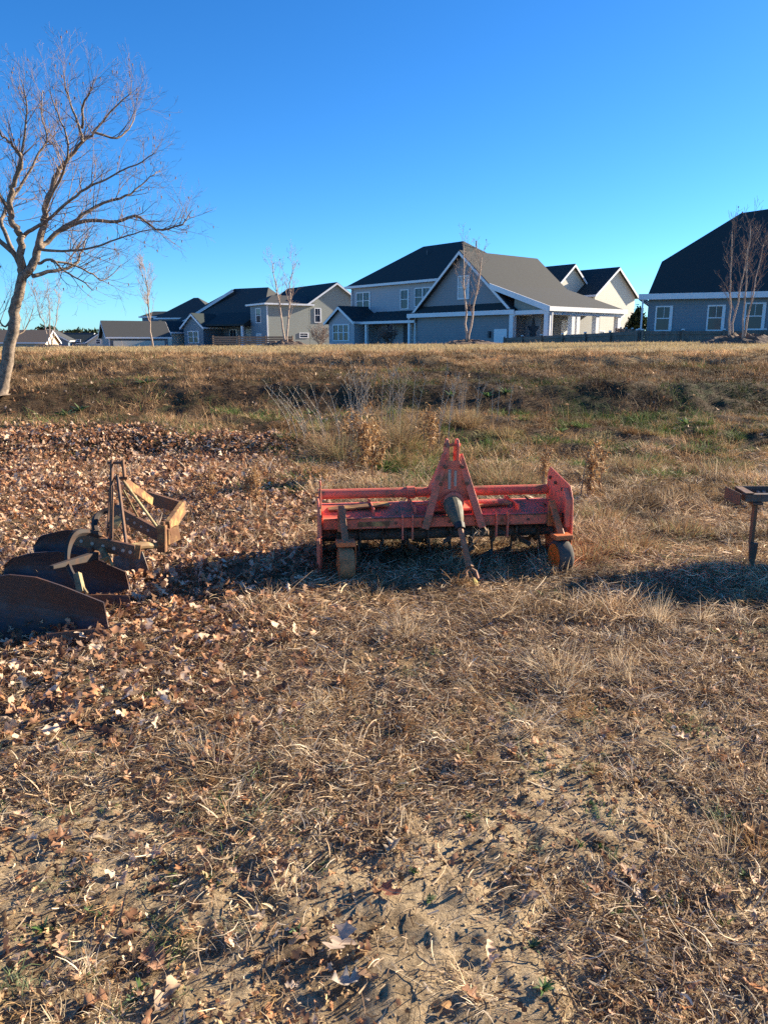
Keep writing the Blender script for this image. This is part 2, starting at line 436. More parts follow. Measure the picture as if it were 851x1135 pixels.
    args = [np.stack([x, y, H(x, y)], -1), rng.uniform(0, 6.28, n), rng.gamma(3, .015, n)+.03, rng.uniform(.6, 1.3, n)*.013*(y/28),
            rng.uniform(.2, 1.3, n), rng.normal(-.4, .4, n), rng.normal(0, .4, n), pal(n, [(.50,.38,.20),(.42,.31,.16),(.56,.44,.26),(.36,.25,.13),(.40,.33,.15)])]
    P.append(blades(*args, K=2, tipw=.3))
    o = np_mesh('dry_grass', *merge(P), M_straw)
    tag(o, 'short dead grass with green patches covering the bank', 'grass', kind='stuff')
build_straw()

# ------------------------------------------------------------------ oak leaves
def leaf_template(seed, st=17):
    r = random.Random(seed)
    W = r.uniform(.15, .27); nl = r.choice([2, 3, 3]); bx = r.uniform(-2.2, 2.2); by = r.uniform(-.5, 3.0); fold = r.uniform(-.3, .6)
    tw = r.uniform(-.7, .7); V = []; 
    for i in range(st):
        t = i/(st-1)
        env = math.sin(math.pi*min(1, max(0, (t*.97+.02)))**.85)**.7
        ph = (t*nl*1.0+.1) % 1.0
        lobe = .22 + .78*(1-abs(ph-.5)*2)**.9
        if t < .12: lobe = .06; env = .5
        for sd in (-1, 0, 1):
            jit = 1 + r.uniform(-.18, .18)
            X = t-.5 + (.10*lobe*env if sd else 0)
            Yy = sd*W*env*lobe*jit*1.6 if sd else 0
            if t > .985: Yy = sd*.01
            V.append([X, Yy, 0])
    V = np.array(V)
    x, y = V[:, 0].copy(), V[:, 1].copy()
    V[:, 2] = .30*bx*(x*x) + by*(y*y)*.9 + fold*np.abs(y)*.5 + tw*x*y + .03*np.sin(x*9+seed) + .05*np.sin(y*14+seed)*np.abs(y)*2
    V[:, 1] += .12*np.sin(x*3+seed)
    F = []
    for i in range(st-1):
        b_ = i*3
        F += [(b_, b_+1, b_+4, b_+3), (b_+1, b_+2, b_+5, b_+4)]
    # stalk
    return V, np.array(F)
TEMPL = [leaf_template(s) for s in range(14)]
def leaf_cloud(x, y, dz, size, col, tilt=.45):
    P = []
    tid = rng.integers(0, len(TEMPL), len(x)); z = H(x, y)
    for k, (TV, TF) in enumerate(TEMPL):
        s = np.where(tid == k)[0]; n = len(s)
        if not n: continue
        az = rng.uniform(0, 6.28, n); tx = rng.normal(0, tilt, n); ty = rng.normal(0, tilt, n)
        flip = np.where(rng.random(n) < .5, 1, -1)
        ca, sa = np.cos(az), np.sin(az)
        V = TV[None]*size[s][:, None, None]; X, Y, Z = V[..., 0], V[..., 1], V[..., 2]*flip[:, None]
        c, q = np.cos(tx)[:, None], np.sin(tx)[:, None]; Y, Z = Y*c-Z*q, Y*q+Z*c
        c, q = np.cos(ty)[:, None], np.sin(ty)[:, None]; X, Z = X*c-Z*q, X*q+Z*c
        X, Y = X*ca[:, None]-Y*sa[:, None], X*sa[:, None]+Y*ca[:, None]
        lo = np.minimum(Z.min(1), 0)*.6
        V = np.stack([X+x[s][:, None], Y+y[s][:, None], Z + (z[s]+dz[s]-lo)[:, None]], -1).reshape(-1, 3)
        F = (TF[None]+(np.arange(n)*len(TV))[:, None, None]).reshape(-1, 4)
        C = np.repeat(col[s], len(TV), 0)
        C = C*np.tile(1-.25*(np.abs(TV[:, 1])[:, None] < .01), (n, 1))
        P.append((V, F, C))
    return merge(P)
def build_leaves():
    n = 78000
    x, y = scatter(n, 1.8, 13, 1.0)
    z = leafzone(x, y)
    keep = rng.random(n) < z; x, y = x[keep], y[keep]
    n2 = 4200; xa, ya = scatter(n2, 3.2, 21, 1.0)
    k2 = rng.random(n2) < np.where(xa < 0, 1, .30)*np.where(ya < 9, .5, 1); xa, ya = xa[k2], ya[k2]
    x = np.concatenate([x, xa]); y = np.concatenate([y, ya]); n = len(x)
    size = np.clip(rng.normal(.060, .017, n), .025, .10)*np.where(y > 8, 1.2, 1)
    o = np_mesh('leaf_litter', *leaf_cloud(x, y, rng.random(n)*.045*np.clip(leafzone(x, y)+.1, 0, 1), size, pal(n, LEAFC, .3), .55), M_leaf)
    tag(o, 'thick carpet of fallen tan oak leaves on the left of the field', 'leaf litter', kind='stuff')
    # tiny leaf crumbs near
    n = 30000; x, y = scatter(n, .9, 5.0, .8); k3 = fbm(x*1.8, y*1.8, 2, 77) > -.35+.3*rng.random(n)-.3*(x < 0); x, y = x[k3], y[k3]; n = len(x)
    o = np_mesh('leaf_crumbs', *leaf_cloud(x, y, rng.random(n)*.006, rng.gamma(2.5, .0055, n)+.006, pal(n, LEAFC+DEAD+[(.10,.06,.04)]*3, .3), .7), M_leaf)
    tag(o, 'crumbled leaf fragments lying on the bare sand', 'leaf litter', kind='stuff')
build_leaves()

def leaf_obj(px, py, size, rz, mesh, label, group=None, lift=.004, tilt=(0, 0)):
    p = ground_at(px, py)
    o = bpy.data.objects.new('oak_leaf', mesh); link(o)
    o.location = (p.x, p.y, p.z+lift+.06*size); o.scale = (size,)*3; o.rotation_euler = (tilt[0], tilt[1], rz)
    return tag(o, label, 'leaf', group)
def leaf_mesh(k, col, st=17):
    TV, TF = leaf_template(k, st)
    C = np.array([col]*len(TV))*(1-.3*(np.abs(TV[:, 1:2]) < .01))
    V = TV.copy(); V[:, 2] -= V[:, 2].min()*.5
    # stalk as thin ribbon
    s0 = len(V); V = np.concatenate([V, [[-.5, .006, V[1, 2]], [-.5, -.006, V[1, 2]], [-.68, -.004, V[1, 2]-.02], [-.68, .004, V[1, 2]-.02]]])
    F = np.concatenate([TF, [[s0, s0+1, s0+2, s0+3]]]); C = np.concatenate([C, [col]*4])
    return np_mesh('oak_leaf', V, F, C, M_leaf, obj=False, smooth=True)
HERO = [(374,1047,.135,1.3,3,(.62,.47,.36),'pale pinkish brown lobed oak leaf lying flat on bare sand near the bottom'),
        (186,1108,.13,.9,5,(.60,.42,.28),'pale tan pointed oak leaf at the very bottom left of the bare sand'),
        (112,932,.11,.3,8,(.66,.50,.33),'cream coloured curled oak leaf arched up over the sand at left'),
        (170,1068,.12,2.8,2,(.42,.22,.13),'reddish brown crumpled oak leaf above the pale leaf at bottom left'),
        (206,1037,.09,1.2,9,(.50,.25,.12),'narrow orange brown leaf standing on edge beside green weeds'),
        (434,940,.10,1.0,4,(.68,.53,.36),'pale split oak leaf with two prongs, mid bottom of the field'),
        (434,990,.11,2.0,6,(.33,.14,.09),'dark red brown curled oak leaf on the sand right of centre bottom'),
        (309,896,.065,.2,1,(.55,.30,.15),'small bright tan leaf beside a bare sand patch'),
        (272,886,.07,2.2,7,(.50,.20,.08),'small rusty orange curled leaf left of a bare sand patch'),
        (382,1090,.10,.1,10,(.60,.50,.40),'greyish pale oak leaf just below the flat pinkish lobed leaf'),
        (408,1085,.08,2.6,11,(.30,.18,.11),'dull brown leaf half buried beside the greyish pale leaf'),
        (488,1120,.08,-.6,12,(.60,.33,.14),'light orange brown leaf at the bottom edge of the field'),
        (840,925,.12,1.9,0,(.45,.24,.10),'orange brown crumpled leaf under straw at the right edge'),
        (285,1015,.08,2.9,13,(.55,.42,.30),'pale tan leaf lying half under straw left of the flat lobed leaf')]
for (px, py, s_, rz, k, c, lb) in HERO:
    leaf_obj(px, py, s_*.8, rz, leaf_mesh(k+20, tuple(q*.85 for q in c), 25), lb, tilt=(rnd.uniform(-.2, .2), rnd.uniform(-.2, .2)))
LM = [leaf_mesh(60+k, LEAFC[k % len(LEAFC)]) for k in range(16)]
CN = ['warm tan', 'pale pinkish tan', 'mid brown', 'dark brown', 'pale cream', 'orange brown', 'very dark brown']
cnt = 0; tries = 0
while cnt < 230 and tries < 8000:
    tries += 1
    px = rnd.uniform(0, 850); py = rnd.uniform(735, 1130)
    dens = (1 if px < 330 else .35)*(1-(py-735)/395*.85)
    if rnd.random() > dens: continue
    if any(abs(px-h[0]) < 26 and abs(py-h[1]) < 26 for h in HERO): continue
    k = cnt % 16
    where = ('left' if px < 210 else 'left middle' if px < 425 else 'right middle' if px < 640 else 'right') + ' part of the '
    where += 'upper straw' if py < 800 else 'mixed straw' if py < 900 else 'lower sand' if py < 1010 else 'bottom sand'
    leaf_obj(px, py, rnd.uniform(.035, .075), rnd.uniform(0, 6.28), LM[k],
             CN[k % 7] + ' oak leaf in the ' + where, 'oak leaves scattered in the near field',
             tilt=(rnd.uniform(-.6, .6), rnd.uniform(-.6, .6)))
    cnt += 1

# crumbs of sand
def build_clods():
    ico = []
    for (x_, y_, z_) in [(1,0,0),(-1,0,0),(0,1,0),(0,-1,0),(0,0,1),(0,0,-1)]: ico.append((x_, y_, z_))
    T = np.array(ico, float); TF = np.array([(0,2,4),(2,1,4),(1,3,4),(3,0,4),(2,0,5),(1,2,5),(3,1,5),(0,3,5)])
    n = 16000; x, y = scatter(n, .9, 5, .8)
    s = np.minimum(rng.gamma(1.4, .0015, n)+.0010, .006)
    V = T[None]*s[:, None, None]*rng.uniform(.6, 1.3, (n, 6, 3))
    a_ = rng.uniform(0, 6.28, n); c, q = np.cos(a_)[:, None], np.sin(a_)[:, None]
    X = V[..., 0]*c-V[..., 1]*q+x[:, None]; Y = V[..., 0]*q+V[..., 1]*c+y[:, None]
    Z = V[..., 2]*.8+(H(x, y)+s*.3)[:, None]
    V = np.stack([X, Y, Z], -1).reshape(-1, 3)
    F = (TF[None]+(np.arange(n)*6)[:, None, None]).reshape(-1, 3)
    m = simple('sand_crumb', (.34,.26,.16), .95, .4, 30)
    tag(np_mesh('sand_clods', V, F, None, m), 'small crumbs of dry sandy soil', 'soil crumbs', kind='stuff')
build_clods()

# ------------------------------------------------------------------ weeds and tufts
def tuft(px, py, hpx, spread, n, cols, label, name='grass_tuft', cat='grass tuft', stiff=.5, wmm=3, group=None):
    p = ground_at(px, py); Y = p.y; h = hpx/FPX*Y*1.0
    n = int(n*(3.5 if p.y > 5.5 else 1.6)); az = rng.uniform(0, 6.28, n); r = rng.random(n)**.7*spread
    pos = np.stack([np.cos(az)*r, np.sin(az)*r, np.zeros(n)-.004], -1)
    V, F, C = blades(pos, az+rng.normal(0, .6, n), h*rng.uniform(.45, 1.15, n), np.full(n, wmm*.001)*rng.uniform(.6, 1.3, n),
                     rng.uniform(.75 if stiff > .4 else .35, 1.5, n), -rng.uniform(0, 1.6*(1-stiff)+.2, n), rng.normal(0, .5, n), pal(n, cols), 4, .15)
    o = np_mesh(name, V, F, C, M_straw); o.location = p
    return tag(o, label, cat, group)
def weed(px, py, hpx, lean, cols, label, leaves=60, stems=3, name='dried_weed'):
    leaves = int(leaves*2.6) if leaves > 50 else leaves//2
    """dead weed: upright stems with side twigs and curled hanging leaves"""
    p = ground_at(px, py); h = hpx/FPX*p.y
    root = empty(name, p, 0, label, 'weed')
    P = []; L = []
    for s_ in range(stems):
        a_ = rnd.uniform(0, 6.28); base = np.array([rnd.uniform(-.02, .02)*stems*(1 if leaves else 3), rnd.uniform(-.02, .02)*stems, -.01])
        hh = h*rnd.uniform(.7, 1.0); off = np.array([lean*hh + rnd.uniform(-.12, .12)*hh*(stems > 1), rnd.uniform(-.15, .15)*hh, 0])
        pts = [base + off*t*t + np.array([0, 0, hh*t]) for t in np.linspace(0, 1, 7)]
        P.append((pts, .004*(1 if p.y < 7 else 1.8)))
        for k in range(9):
            t = rnd.uniform(.25, 1); q = base + off*t*t + np.array([0, 0, hh*t])
            az = rnd.uniform(0, 6.28); ln = h*rnd.uniform(.08, .25)
            e_ = q + np.array([math.cos(az)*ln*.6, math.sin(az)*ln*.6, ln*.8])
            P.append(([q, (q+e_)/2+np.array([0, 0, ln*.05]), e_], .0018*(1 if p.y < 7 else 1.6)))
            for j in range(int(leaves > 0)*max(1, leaves//(9*stems))): L.append(q+(e_-q)*rnd.random())
    mb = MB()
    for pts, r in P: mb.tube([tuple(q) for q in pts], [r*(1-.6*i/(len(pts)-1)) for i in range(len(pts))], 4)
    mb.build('stem', M_stem if leaves else M_pale, root)
    if leaves == 0: return root
    L = np.array(L); n = len(L)
    V, F, C = blades(L, rng.uniform(0, 6.28, n), rng.uniform(.03, .075, n)*(h/.35)**.4, rng.uniform(.006, .014, n)*(h/.35)**.4, rng.uniform(-1.2, .6, n), rng.normal(0, 1.2, n), rng.normal(0, 1, n), pal(n, cols), 3, .2)
    np_mesh('dead_leaves', V, F, C, M_leaf, parent=root)
    return root
M_pale = simple('pale_dead_stem', (.50,.41,.30), .8, .2, 20)
M_stem = simple('dead_stem', (.36,.25,.15), .8, .3, 20)
BR = [(.36,.20,.09),(.46,.28,.13),(.28,.15,.07),(.52,.35,.18)]
weed(503, 640, 80, .62, [(.42,.31,.20),(.5,.38,.25)], 'leaning dried seed stalk growing right in front of the red tiller', 36, 1)
weed(656, 552, 60, .05, BR, 'bushy rust brown dead weed behind the right end of the red tiller', 260, 7)
weed(286, 566, 66, 0, BR, 'upright brown dead weed in the leaf litter left of the tiller', 150, 4)
weed(229, 556, 44, 0, BR, 'short brown dead weed in the leaves behind the rusty plow', 90, 3)
weed(398, 536, 84, -.05, BR, 'tall brown dead weed behind the left half of the tiller', 260, 5)
weed(420, 530, 62, .1, BR+[(.56,.42,.25)], 'brown dead weed just left of the tiller hitch', 220, 5)
weed(478, 512, 60, .02, BR, 'dead brown weed right behind the tiller hitch mast', 200, 5)
weed(604, 540, 46, .1, BR, 'dead weed rising behind the right tube of the tiller', 120, 4)
for i, (px, py, hp, ln) in enumerate([(380,500,85,-.1),(402,490,95,0),(425,480,80,.05),(445,492,95,.06),(360,488,60,-.4),(475,495,85,.15),(392,478,70,.2),(500,470,60,0),(545,468,50,.1),(340,490,64,-.5)]):
    weed(px, py, hp, ln, [(.5,.42,.3)], ['first', 'second', 'third', 'fourth', 'fifth', 'sixth', 'seventh', 'eighth', 'ninth', 'tenth'][[340,360,380,392,402,425,445,475,500,545].index(px)] + ' from left of the pale bare weed stalks on the bank', 0, 5)['group'] = 'thin bare weed stalks on the bank'
T = STRAW[:3]+[(.62,.50,.33)]
for i, (px, py, hp, sp_, n_, lb) in enumerate([
    (728,692,44,.05,70,'stiff cut straw stub standing in the shadow right of the tiller'),
    (622,742,40,.14,160,'wide pale straw tuft below the shadow right of centre'),
    (447,705,34,.10,130,'pale grass tuft just below the tiller'),
    (690,738,30,.07,80,'low straw tuft left of the stiff straw stub'),
    (776,690,30,.05,60,'small straw tuft in shadow near the right edge'),
    (612,632,26,.16,160,'golden flattened tuft at the foot of the right tiller wheel'),
    (650,618,26,.18,190,'bright dry tuft leaning against the right tiller end plate'),
    (700,610,22,.24,200,'dry grass clump between the tiller and the cultivator'),
    (752,590,20,.22,170,'dry grass clump left of the cultivator shank'),
    (668,575,22,.24,190,'light dry grass clump right of the tiller end plate'),
    (238,848,40,.10,120,'fine pale grass tuft in the lower left field'),
    (805,950,80,.03,12,'few tall pale straw stalks at the lower right edge'),
    (838,940,34,.07,110,'rusty brown matted tuft at the lower right edge'),
    (845,560,24,.2,150,'dry grass clump under the cultivator frame'),
    (415,665,24,.12,90,'small grass clump in front of the left tiller wheel'),
    (510,470,26,.35,300,'bushy dry grass mound on the bank behind the hitch'),
    (440,500,60,.25,260,'tall tan grass clump behind the tiller, nearest the weeds'),
    (375,510,50,.3,260,'tan grass clump on the bank above the tiller left tube'),
    (560,540,34,.3,260,'straw mound behind the middle of the right tiller tube'),
    (700,520,20,.35,260,'pale green grey grass mound right behind the tiller'),
    (790,525,20,.35,240,'grass mound on the bank above the cultivator')]):
    tuft(px, py, hp, sp_, n_, (BR if 'rusty' in lb else T if (i < 6 or 10 <= i < 14) else [tuple(q*.8 for q in STRAW[1])]+DEAD+[(.26,.27,.13)]), lb, stiff=.75 if 'stiff' in lb or 'stalks' in lb else .3, wmm=2.2 if py > 640 else 4)

def rosette(px, py, s_, lb, grp):
    p = ground_at(px, py); n = rnd.randint(9, 16)
    az = np.linspace(0, 6.28, n)+rng.normal(0, .3, n)
    V, F, C = blades(np.zeros((n, 3)), az, s_*rng.uniform(.6, 1.1, n), s_*.30*rng.uniform(.7, 1.2, n), rng.uniform(.3, 1.1, n), -rng.uniform(.2, 1.0, n), rng.normal(0, .3, n),
                     pal(n, [(.11,.19,.05),(.08,.14,.04),(.16,.22,.10),(.10,.16,.08)]), 4, .3, roll=rng.normal(0, .3, n))
    o = np_mesh('green_weed', V, F, C, M_green); o.location = p
    tag(o, lb, 'weed', grp)
for (px, py) in [(734,758),(719,864),(653,892),(643,938),(650,986),(683,1014),(458,968),(476,999),(602,1097),(825,973),(846,882),(173,957),(232,974),(113,1016),(49,1031),(148,1110),
                 (383,851),(227,922),(120,1024),(240,982),(100,1010),(155,1098),(664,940),(690,1005),(575,820),(520,905),(560,800),(300,770),(645,790),(790,850),(330,1035),(420,835),(270,925),(590,1050)]:
    rosette(px, py, rnd.uniform(.018, .034), 'tiny green rosette weed in the ' + ('left' if px < 200 else 'left middle' if px < 420 else 'right middle' if px < 640 else 'right') + (' part of the upper straw' if py < 880 else ' part of the middle sand' if py < 990 else ' part of the lowest sand'), 'tiny green weeds in the near sand')
for (px, py, s_) in [(590,575,.09),(600,660,.05),(75,462,.22),(90,455,.2),(430,468,.16),(540,440,.2),(560,436,.2),(700,502,.14),(345,460,.2),(160,425,.25),(760,470,.16),(620,480,.14),(500,440,.2),(380,520,.1),(260,480,.13),(740,555,.07)]:
    rosette(px, py, s_, 'leafy green weed clump ' + ('in the leaf litter edge at the left' if px < 200 else 'on the bank left of the tiller mast' if px < 480 else 'on the bank right above the tiller mast' if px < 640 and py < 560 else 'beside the tiller right wheel' if px < 640 else 'on the bank towards the cultivator'), 'green weed clumps on the bank')

# ------------------------------------------------------------------ implements: materials
M_red = painted('weathered_red_paint', (.80,.17,.095), (.34,.15,.08), .34, .55, (.36,.20,.14))
M_orange = painted('orange_paint', (.62,.16,.04), (.24,.10,.04), .35, .5)
M_shaft = painted('worn_red_brown_steel', (.46,.17,.08), (.26,.12,.06), .5, .6)
M_rim = simple('bright_orange_rim', (.78,.15,.02), .5, .15, 12)
M_rust = painted('brown_rusty_steel', (.085,.042,.03), (.17,.08,.04), .6, .6, (.12,.07,.05))
M_orust = painted('orange_rust', (.46,.25,.075), (.18,.08,.035), .62, .75, (.40,.30,.11))
M_olive = painted('olive_yellow_paint', (.30,.235,.10), (.22,.13,.06), .55, .6, (.2,.14,.08))
M_blade = painted('dark_scoured_steel', (.045,.030,.032), (.085,.040,.028), .5, .45, (.05,.033,.03))
M_steel = painted('dull_grey_steel', (.10,.09,.08), (.12,.07,.045), .55, .6)
M_rubber = simple('dusty_rubber', (.075,.068,.06), .85, .3, 25, bmp=.002)
M_oldwood = simple('weathered_brown_rubber', (.26,.15,.07), .85, .35, 18, bmp=.003)
M_cover = painted('grey_green_plastic_cover', (.06,.062,.042), (.15,.12,.07), .45, .6)
M_black = simple('black_rubber', (.02,.02,.022), .6, .2)
M_yel = painted('yellow_paint', (.50,.40,.06), (.25,.13,.05), .5, .6)
M_sock = simple('bare_worn_metal_patch', (.42,.36,.30), .5, .2, 30)

M_dark = painted('dark_brown_steel', (.022,.014,.012), (.06,.03,.018), .5, .8, (.04,.026,.018))
# ------------------------------------------------------------------ rotary tiller
T0 = Vector((.435, 5.19, 0)); T0.z = Hs(T0.x, T0.y)-.02
til = empty('rotary_tiller', T0, math.radians(7), 'faded red rotary tiller with mast hitch and two small front wheels', 'tiller')
xl, xr = -.875, .875
# front beam and deck
m = MB(); m.box(xl+.01, xr-.03, 0, .07, .30, .375); m.build('front_beam', M_red, til, .006)
m = MB()
prof = [(.072,.335),(.16,.385),(.30,.415),(.44,.40),(.50,.34),(.50,.33),(.43,.388),(.30,.403),(.16,.373),(.072,.323)]
m.prism(prof, 'x', xl+.015, xr-.035)
for x_ in (-.5, -.2, .25, .55): m.box(x_-.006, x_+.006, .08, .46, .385, .43)
dk = m.build('deck', M_red, til, .003)
for i in range(9):
    x_ = xl+.14+i*.19
    m = MB(); m.tube([(x_, -.008, .338), (x_, .002, .338)], .011, 6); m.build('bolt', M_rust, dk)
m = MB(); m.beam((xl+.02, -.004, .377), (xr-.04, -.004, .377), .012, .006); m.build('weld_bead', M_rust, dk)
m = MB(); m.box(-.62, -.40, -.004, -.001, .318, .352); m.build('worn_plate', M_orust, dk)
m = MB(); m.beam((xl+.06, .22, .40), (xl+.5, .24, .425), .10, .012); m.beam((.22, .2, .405), (.52, .22, .42), .09, .012)
m.build('rusty_strap', M_orust, dk)
# rear tube
m = MB(); m.tube([(xl, .40, .475), (xr-.02, .40, .475)], .038, 16)
m.tube([(-.22, .40, .475), (-.16, .40, .475)], .047, 14); m.tube([(.2, .40, .475), (.25, .40, .475)], .047, 14)
m.build('top_tube', M_red, til, 0)
# end plates
m = MB()
pl = [(-.12,.10),(-.14,.30),(-.12,.50),(-.06,.585),(.02,.60),(.36,.655),(.40,.60),(.42,.40),(.46,.20),(.40,.08),(.1,.03)]
m.prism(pl, 'x', xr-.012, xr)
m.prism([(-.12,.30),(-.12,.50),(-.05,.57),(-.02,.56),(-.09,.49),(-.09,.30)], 'x', xr-.05, xr-.012)
m.prism([(-.14,.09),(.42,.09),(.44,.05),(.38,.0),(-.06,.0)], 'x', xr+.001, xr+.028)
rp = m.build('end_plate', M_red, til, .003)
m = MB()
for (y_, z_) in ((-.05,.5),(.05,.54),(.2,.56),(.32,.58),(.0,.2),(.3,.2)): m.tube([(xr-.03, y_, z_), (xr+.01, y_, z_)], .014, 6)
m.tube([(xr-.03, .1, .3), (xr-.2, .35, .43)], .007, 6); m.tube([(xr-.03, .34, .36), (xr-.16, .04, .44)], .007, 6)
m.build('bolt', M_rust, rp)
m = MB(); m.prism([(-.10,.05),(-.11,.42),(-.02,.46),(.40,.46),(.42,.2),(.38,.04)], 'x', xl-.012, xl)
m.prism([(-.02,.44),(.02,.44),(.02,.64),(0,.65),(-.02,.64)], 'x', xl-.006, xl+.006)
m.prism([(-.14,.02),(-.14,.26),(-.10,.28),(-.10,.02)], 'x', xl-.035, xl-.013)
m.build('end_plate', M_red, til, .003)
m = MB(); m.prism([(-.11,.11),(-.12,.42),(.38,.42),(.42,.2),(.38,.10)], 'x', xr+.001, xr+.005); m.build('bounce_cover', M_rust, rp)  # added brown sheet on the hidden outer face, cuts red bounce light
# rotor
m = MB(); m.tube([(xl, .24, .20), (xr-.02, .24, .20)], .042, 14); rt = m.build('rotor_shaft', M_steel, til)
for i in range(10):
    x_ = xl+.12+i*.165
    m = MB(); m.tube([(x_-.006, .24, .20), (x_+.006, .24, .20)], .085, 10)
    for k in range(4):
        a_ = k*math.pi/2 + i*.6
        c, s_ = math.cos(a_), math.sin(a_); sd = 1 if k % 2 else -1
        p1 = Vector((x_+.012*sd, .24+c*.06, .20+s_*.06)); p2 = Vector((x_+.012*sd, .24+c*.15-s_*.02, .20+s_*.15+c*.02))
        p3 = Vector((x_+.075*sd, .24+c*.185-s_*.05, .20+s_*.185+c*.05))
        m.beam(p1, p2, .035, .008, (1, 0, 0)); m.beam(p2, p3, .04, .008, (c, s_, 0))
    m.build('tine', M_steel, rt)
# rear shield behind rotor
m = MB(); m.prism([(.47,.33),(.50,.34),(.58,.10),(.56,.09)], 'x', xl+.02, xr-.05); m.build('rear_flap', M_rust, til)
# mast
mx = .055
def lug(xo): return None
m = MB()
for sgn, foot in ((-1, -.20), (1, .185)):
    topx = mx + sgn*.036
    a_ = Vector((mx+foot, -.015, .30)); b_ = Vector((topx+sgn*.004, .12, .80))
    # plate leg : wide in y, thin in x, slanting
    m.beam(a_, b_, .075, .034, (sgn, 0, .35), .085, .024)
    m.beam(a_+Vector((sgn*.012, -.035, 0)), b_+Vector((sgn*.01, -.03, 0)), .012, .05, (sgn, 0, .35))
mast = m.build('mast_leg', M_red, til, .002)
mast2 = MB()
for sgn in (-1, 1):
    x_ = mx+sgn*.036
    mast2.prism([(.06,.74),(.05,.86),(.08,.905),(.12,.91),(.19,.84),(.19,.74)], 'x', x_-.008, x_+.008)
mast2.tube([(mx-.06, .10, .865), (mx+.06, .10, .865)], .011, 8)
mast2.build('hitch_lug', M_red, til, .002)
m = MB(); m.prism([(mx-.125,.475),(mx+.12,.475),(mx+.05,.76),(mx-.05,.76)], 'y', .055, .065)
web = m.build('mast_web', M_red, til, .002)
m = MB(); m.box(mx-.035, mx-.015, .048, .054, .56, .70); m.box(mx+.008, mx+.026, .048, .054, .58, .69); m.build('bare_metal_patch', M_sock, web)
m = MB()
for (x_, z_) in ((-.13,.49),(.12,.50),(-.06,.72),(.06,.72),(-.09,.60),(.095,.60)): m.tube([(mx+x_, .02, z_), (mx+x_, .05, z_)], .014, 6)
m.build('mast_bolt', M_rust, web)
# rear braces of mast
m = MB()
for sgn in (-1, 1): m.beam((mx+sgn*.03, .16, .80), (mx+sgn*.12, .42, .44), .012, .045, (0, 0, 1))
m.build('mast_brace', M_red, til)
# gearbox and driveline
m = MB(); m.box(mx-.10, mx+.10, .13, .36, .40, .56); m.tube([(mx, .0, .47), (mx, .14, .47)], .075, 14); m.box(mx-.16, mx+.16, .08, .40, .385, .41)
m.build('gearbox', M_red, til, .012)
G0 = Vector((mx-.012, -.02, .455)); G1 = Vector((mx+.005, -.15, .355)); G2 = Vector((mx+.035, -.43, .065))
m = MB(); m.tube([G0-(G1-G0).normalized()*.035, G0, G0.lerp(G1, .35), G0.lerp(G1, .7), G1], [.060, .066, .060, .046, .032], 16)
m.build('driveline_cover', M_cover, til, 0)
m = MB(); m.tube([G1, G1.lerp(G2, .10)], [.038, .034], 14); m.build('rubber_boot', M_black, til)
m = MB(); m.tube([G1.lerp(G2, .08), G1.lerp(G2, .80)], .020, 6); m.tube([G1.lerp(G2, .75), G1.lerp(G2, .84)], [.024, .030], 8)
sh = m.build('drive_shaft', M_shaft, til)
m = MB(); d = (G2-G1).normalized(); q = G1.lerp(G2, .84)
sdv = d.cross(Vector((0, 0, 1))).normalized()
for sgn in (-1, 1): m.tube([q, q+sdv*.034*sgn+d*.03, q+sdv*.036*sgn+d*.085], [.012, .013, .014], 8)
m.tube([q+sdv*-.045+d*.08, q+sdv*.045+d*.08], .010, 8)
m.build('yoke', M_shaft, sh)
m = MB(); e_ = q+d*.08; m.tube([e_, e_+d*.03, e_+d*.085], [.020, .030, .024], 10); m.tube([e_+d*.05-sdv*.03, e_+d*.05+sdv*.03], .010, 8)
m.build('end_yoke', M_yel, sh)
# brackets on the beam
for x_ in (-.24, -.31, .36, .44):
    m = MB(); m.box(x_-.006, x_+.006, -.03, .0, .22, .40); m.build('hitch_bracket', M_red, til, .002)
for x_ in (-.15, .30): m = MB(); m.tube([(x_-.05, .1, .45), (x_+.1, .1, .45)], .012, 8); m.build('lock_pin', M_red, til)
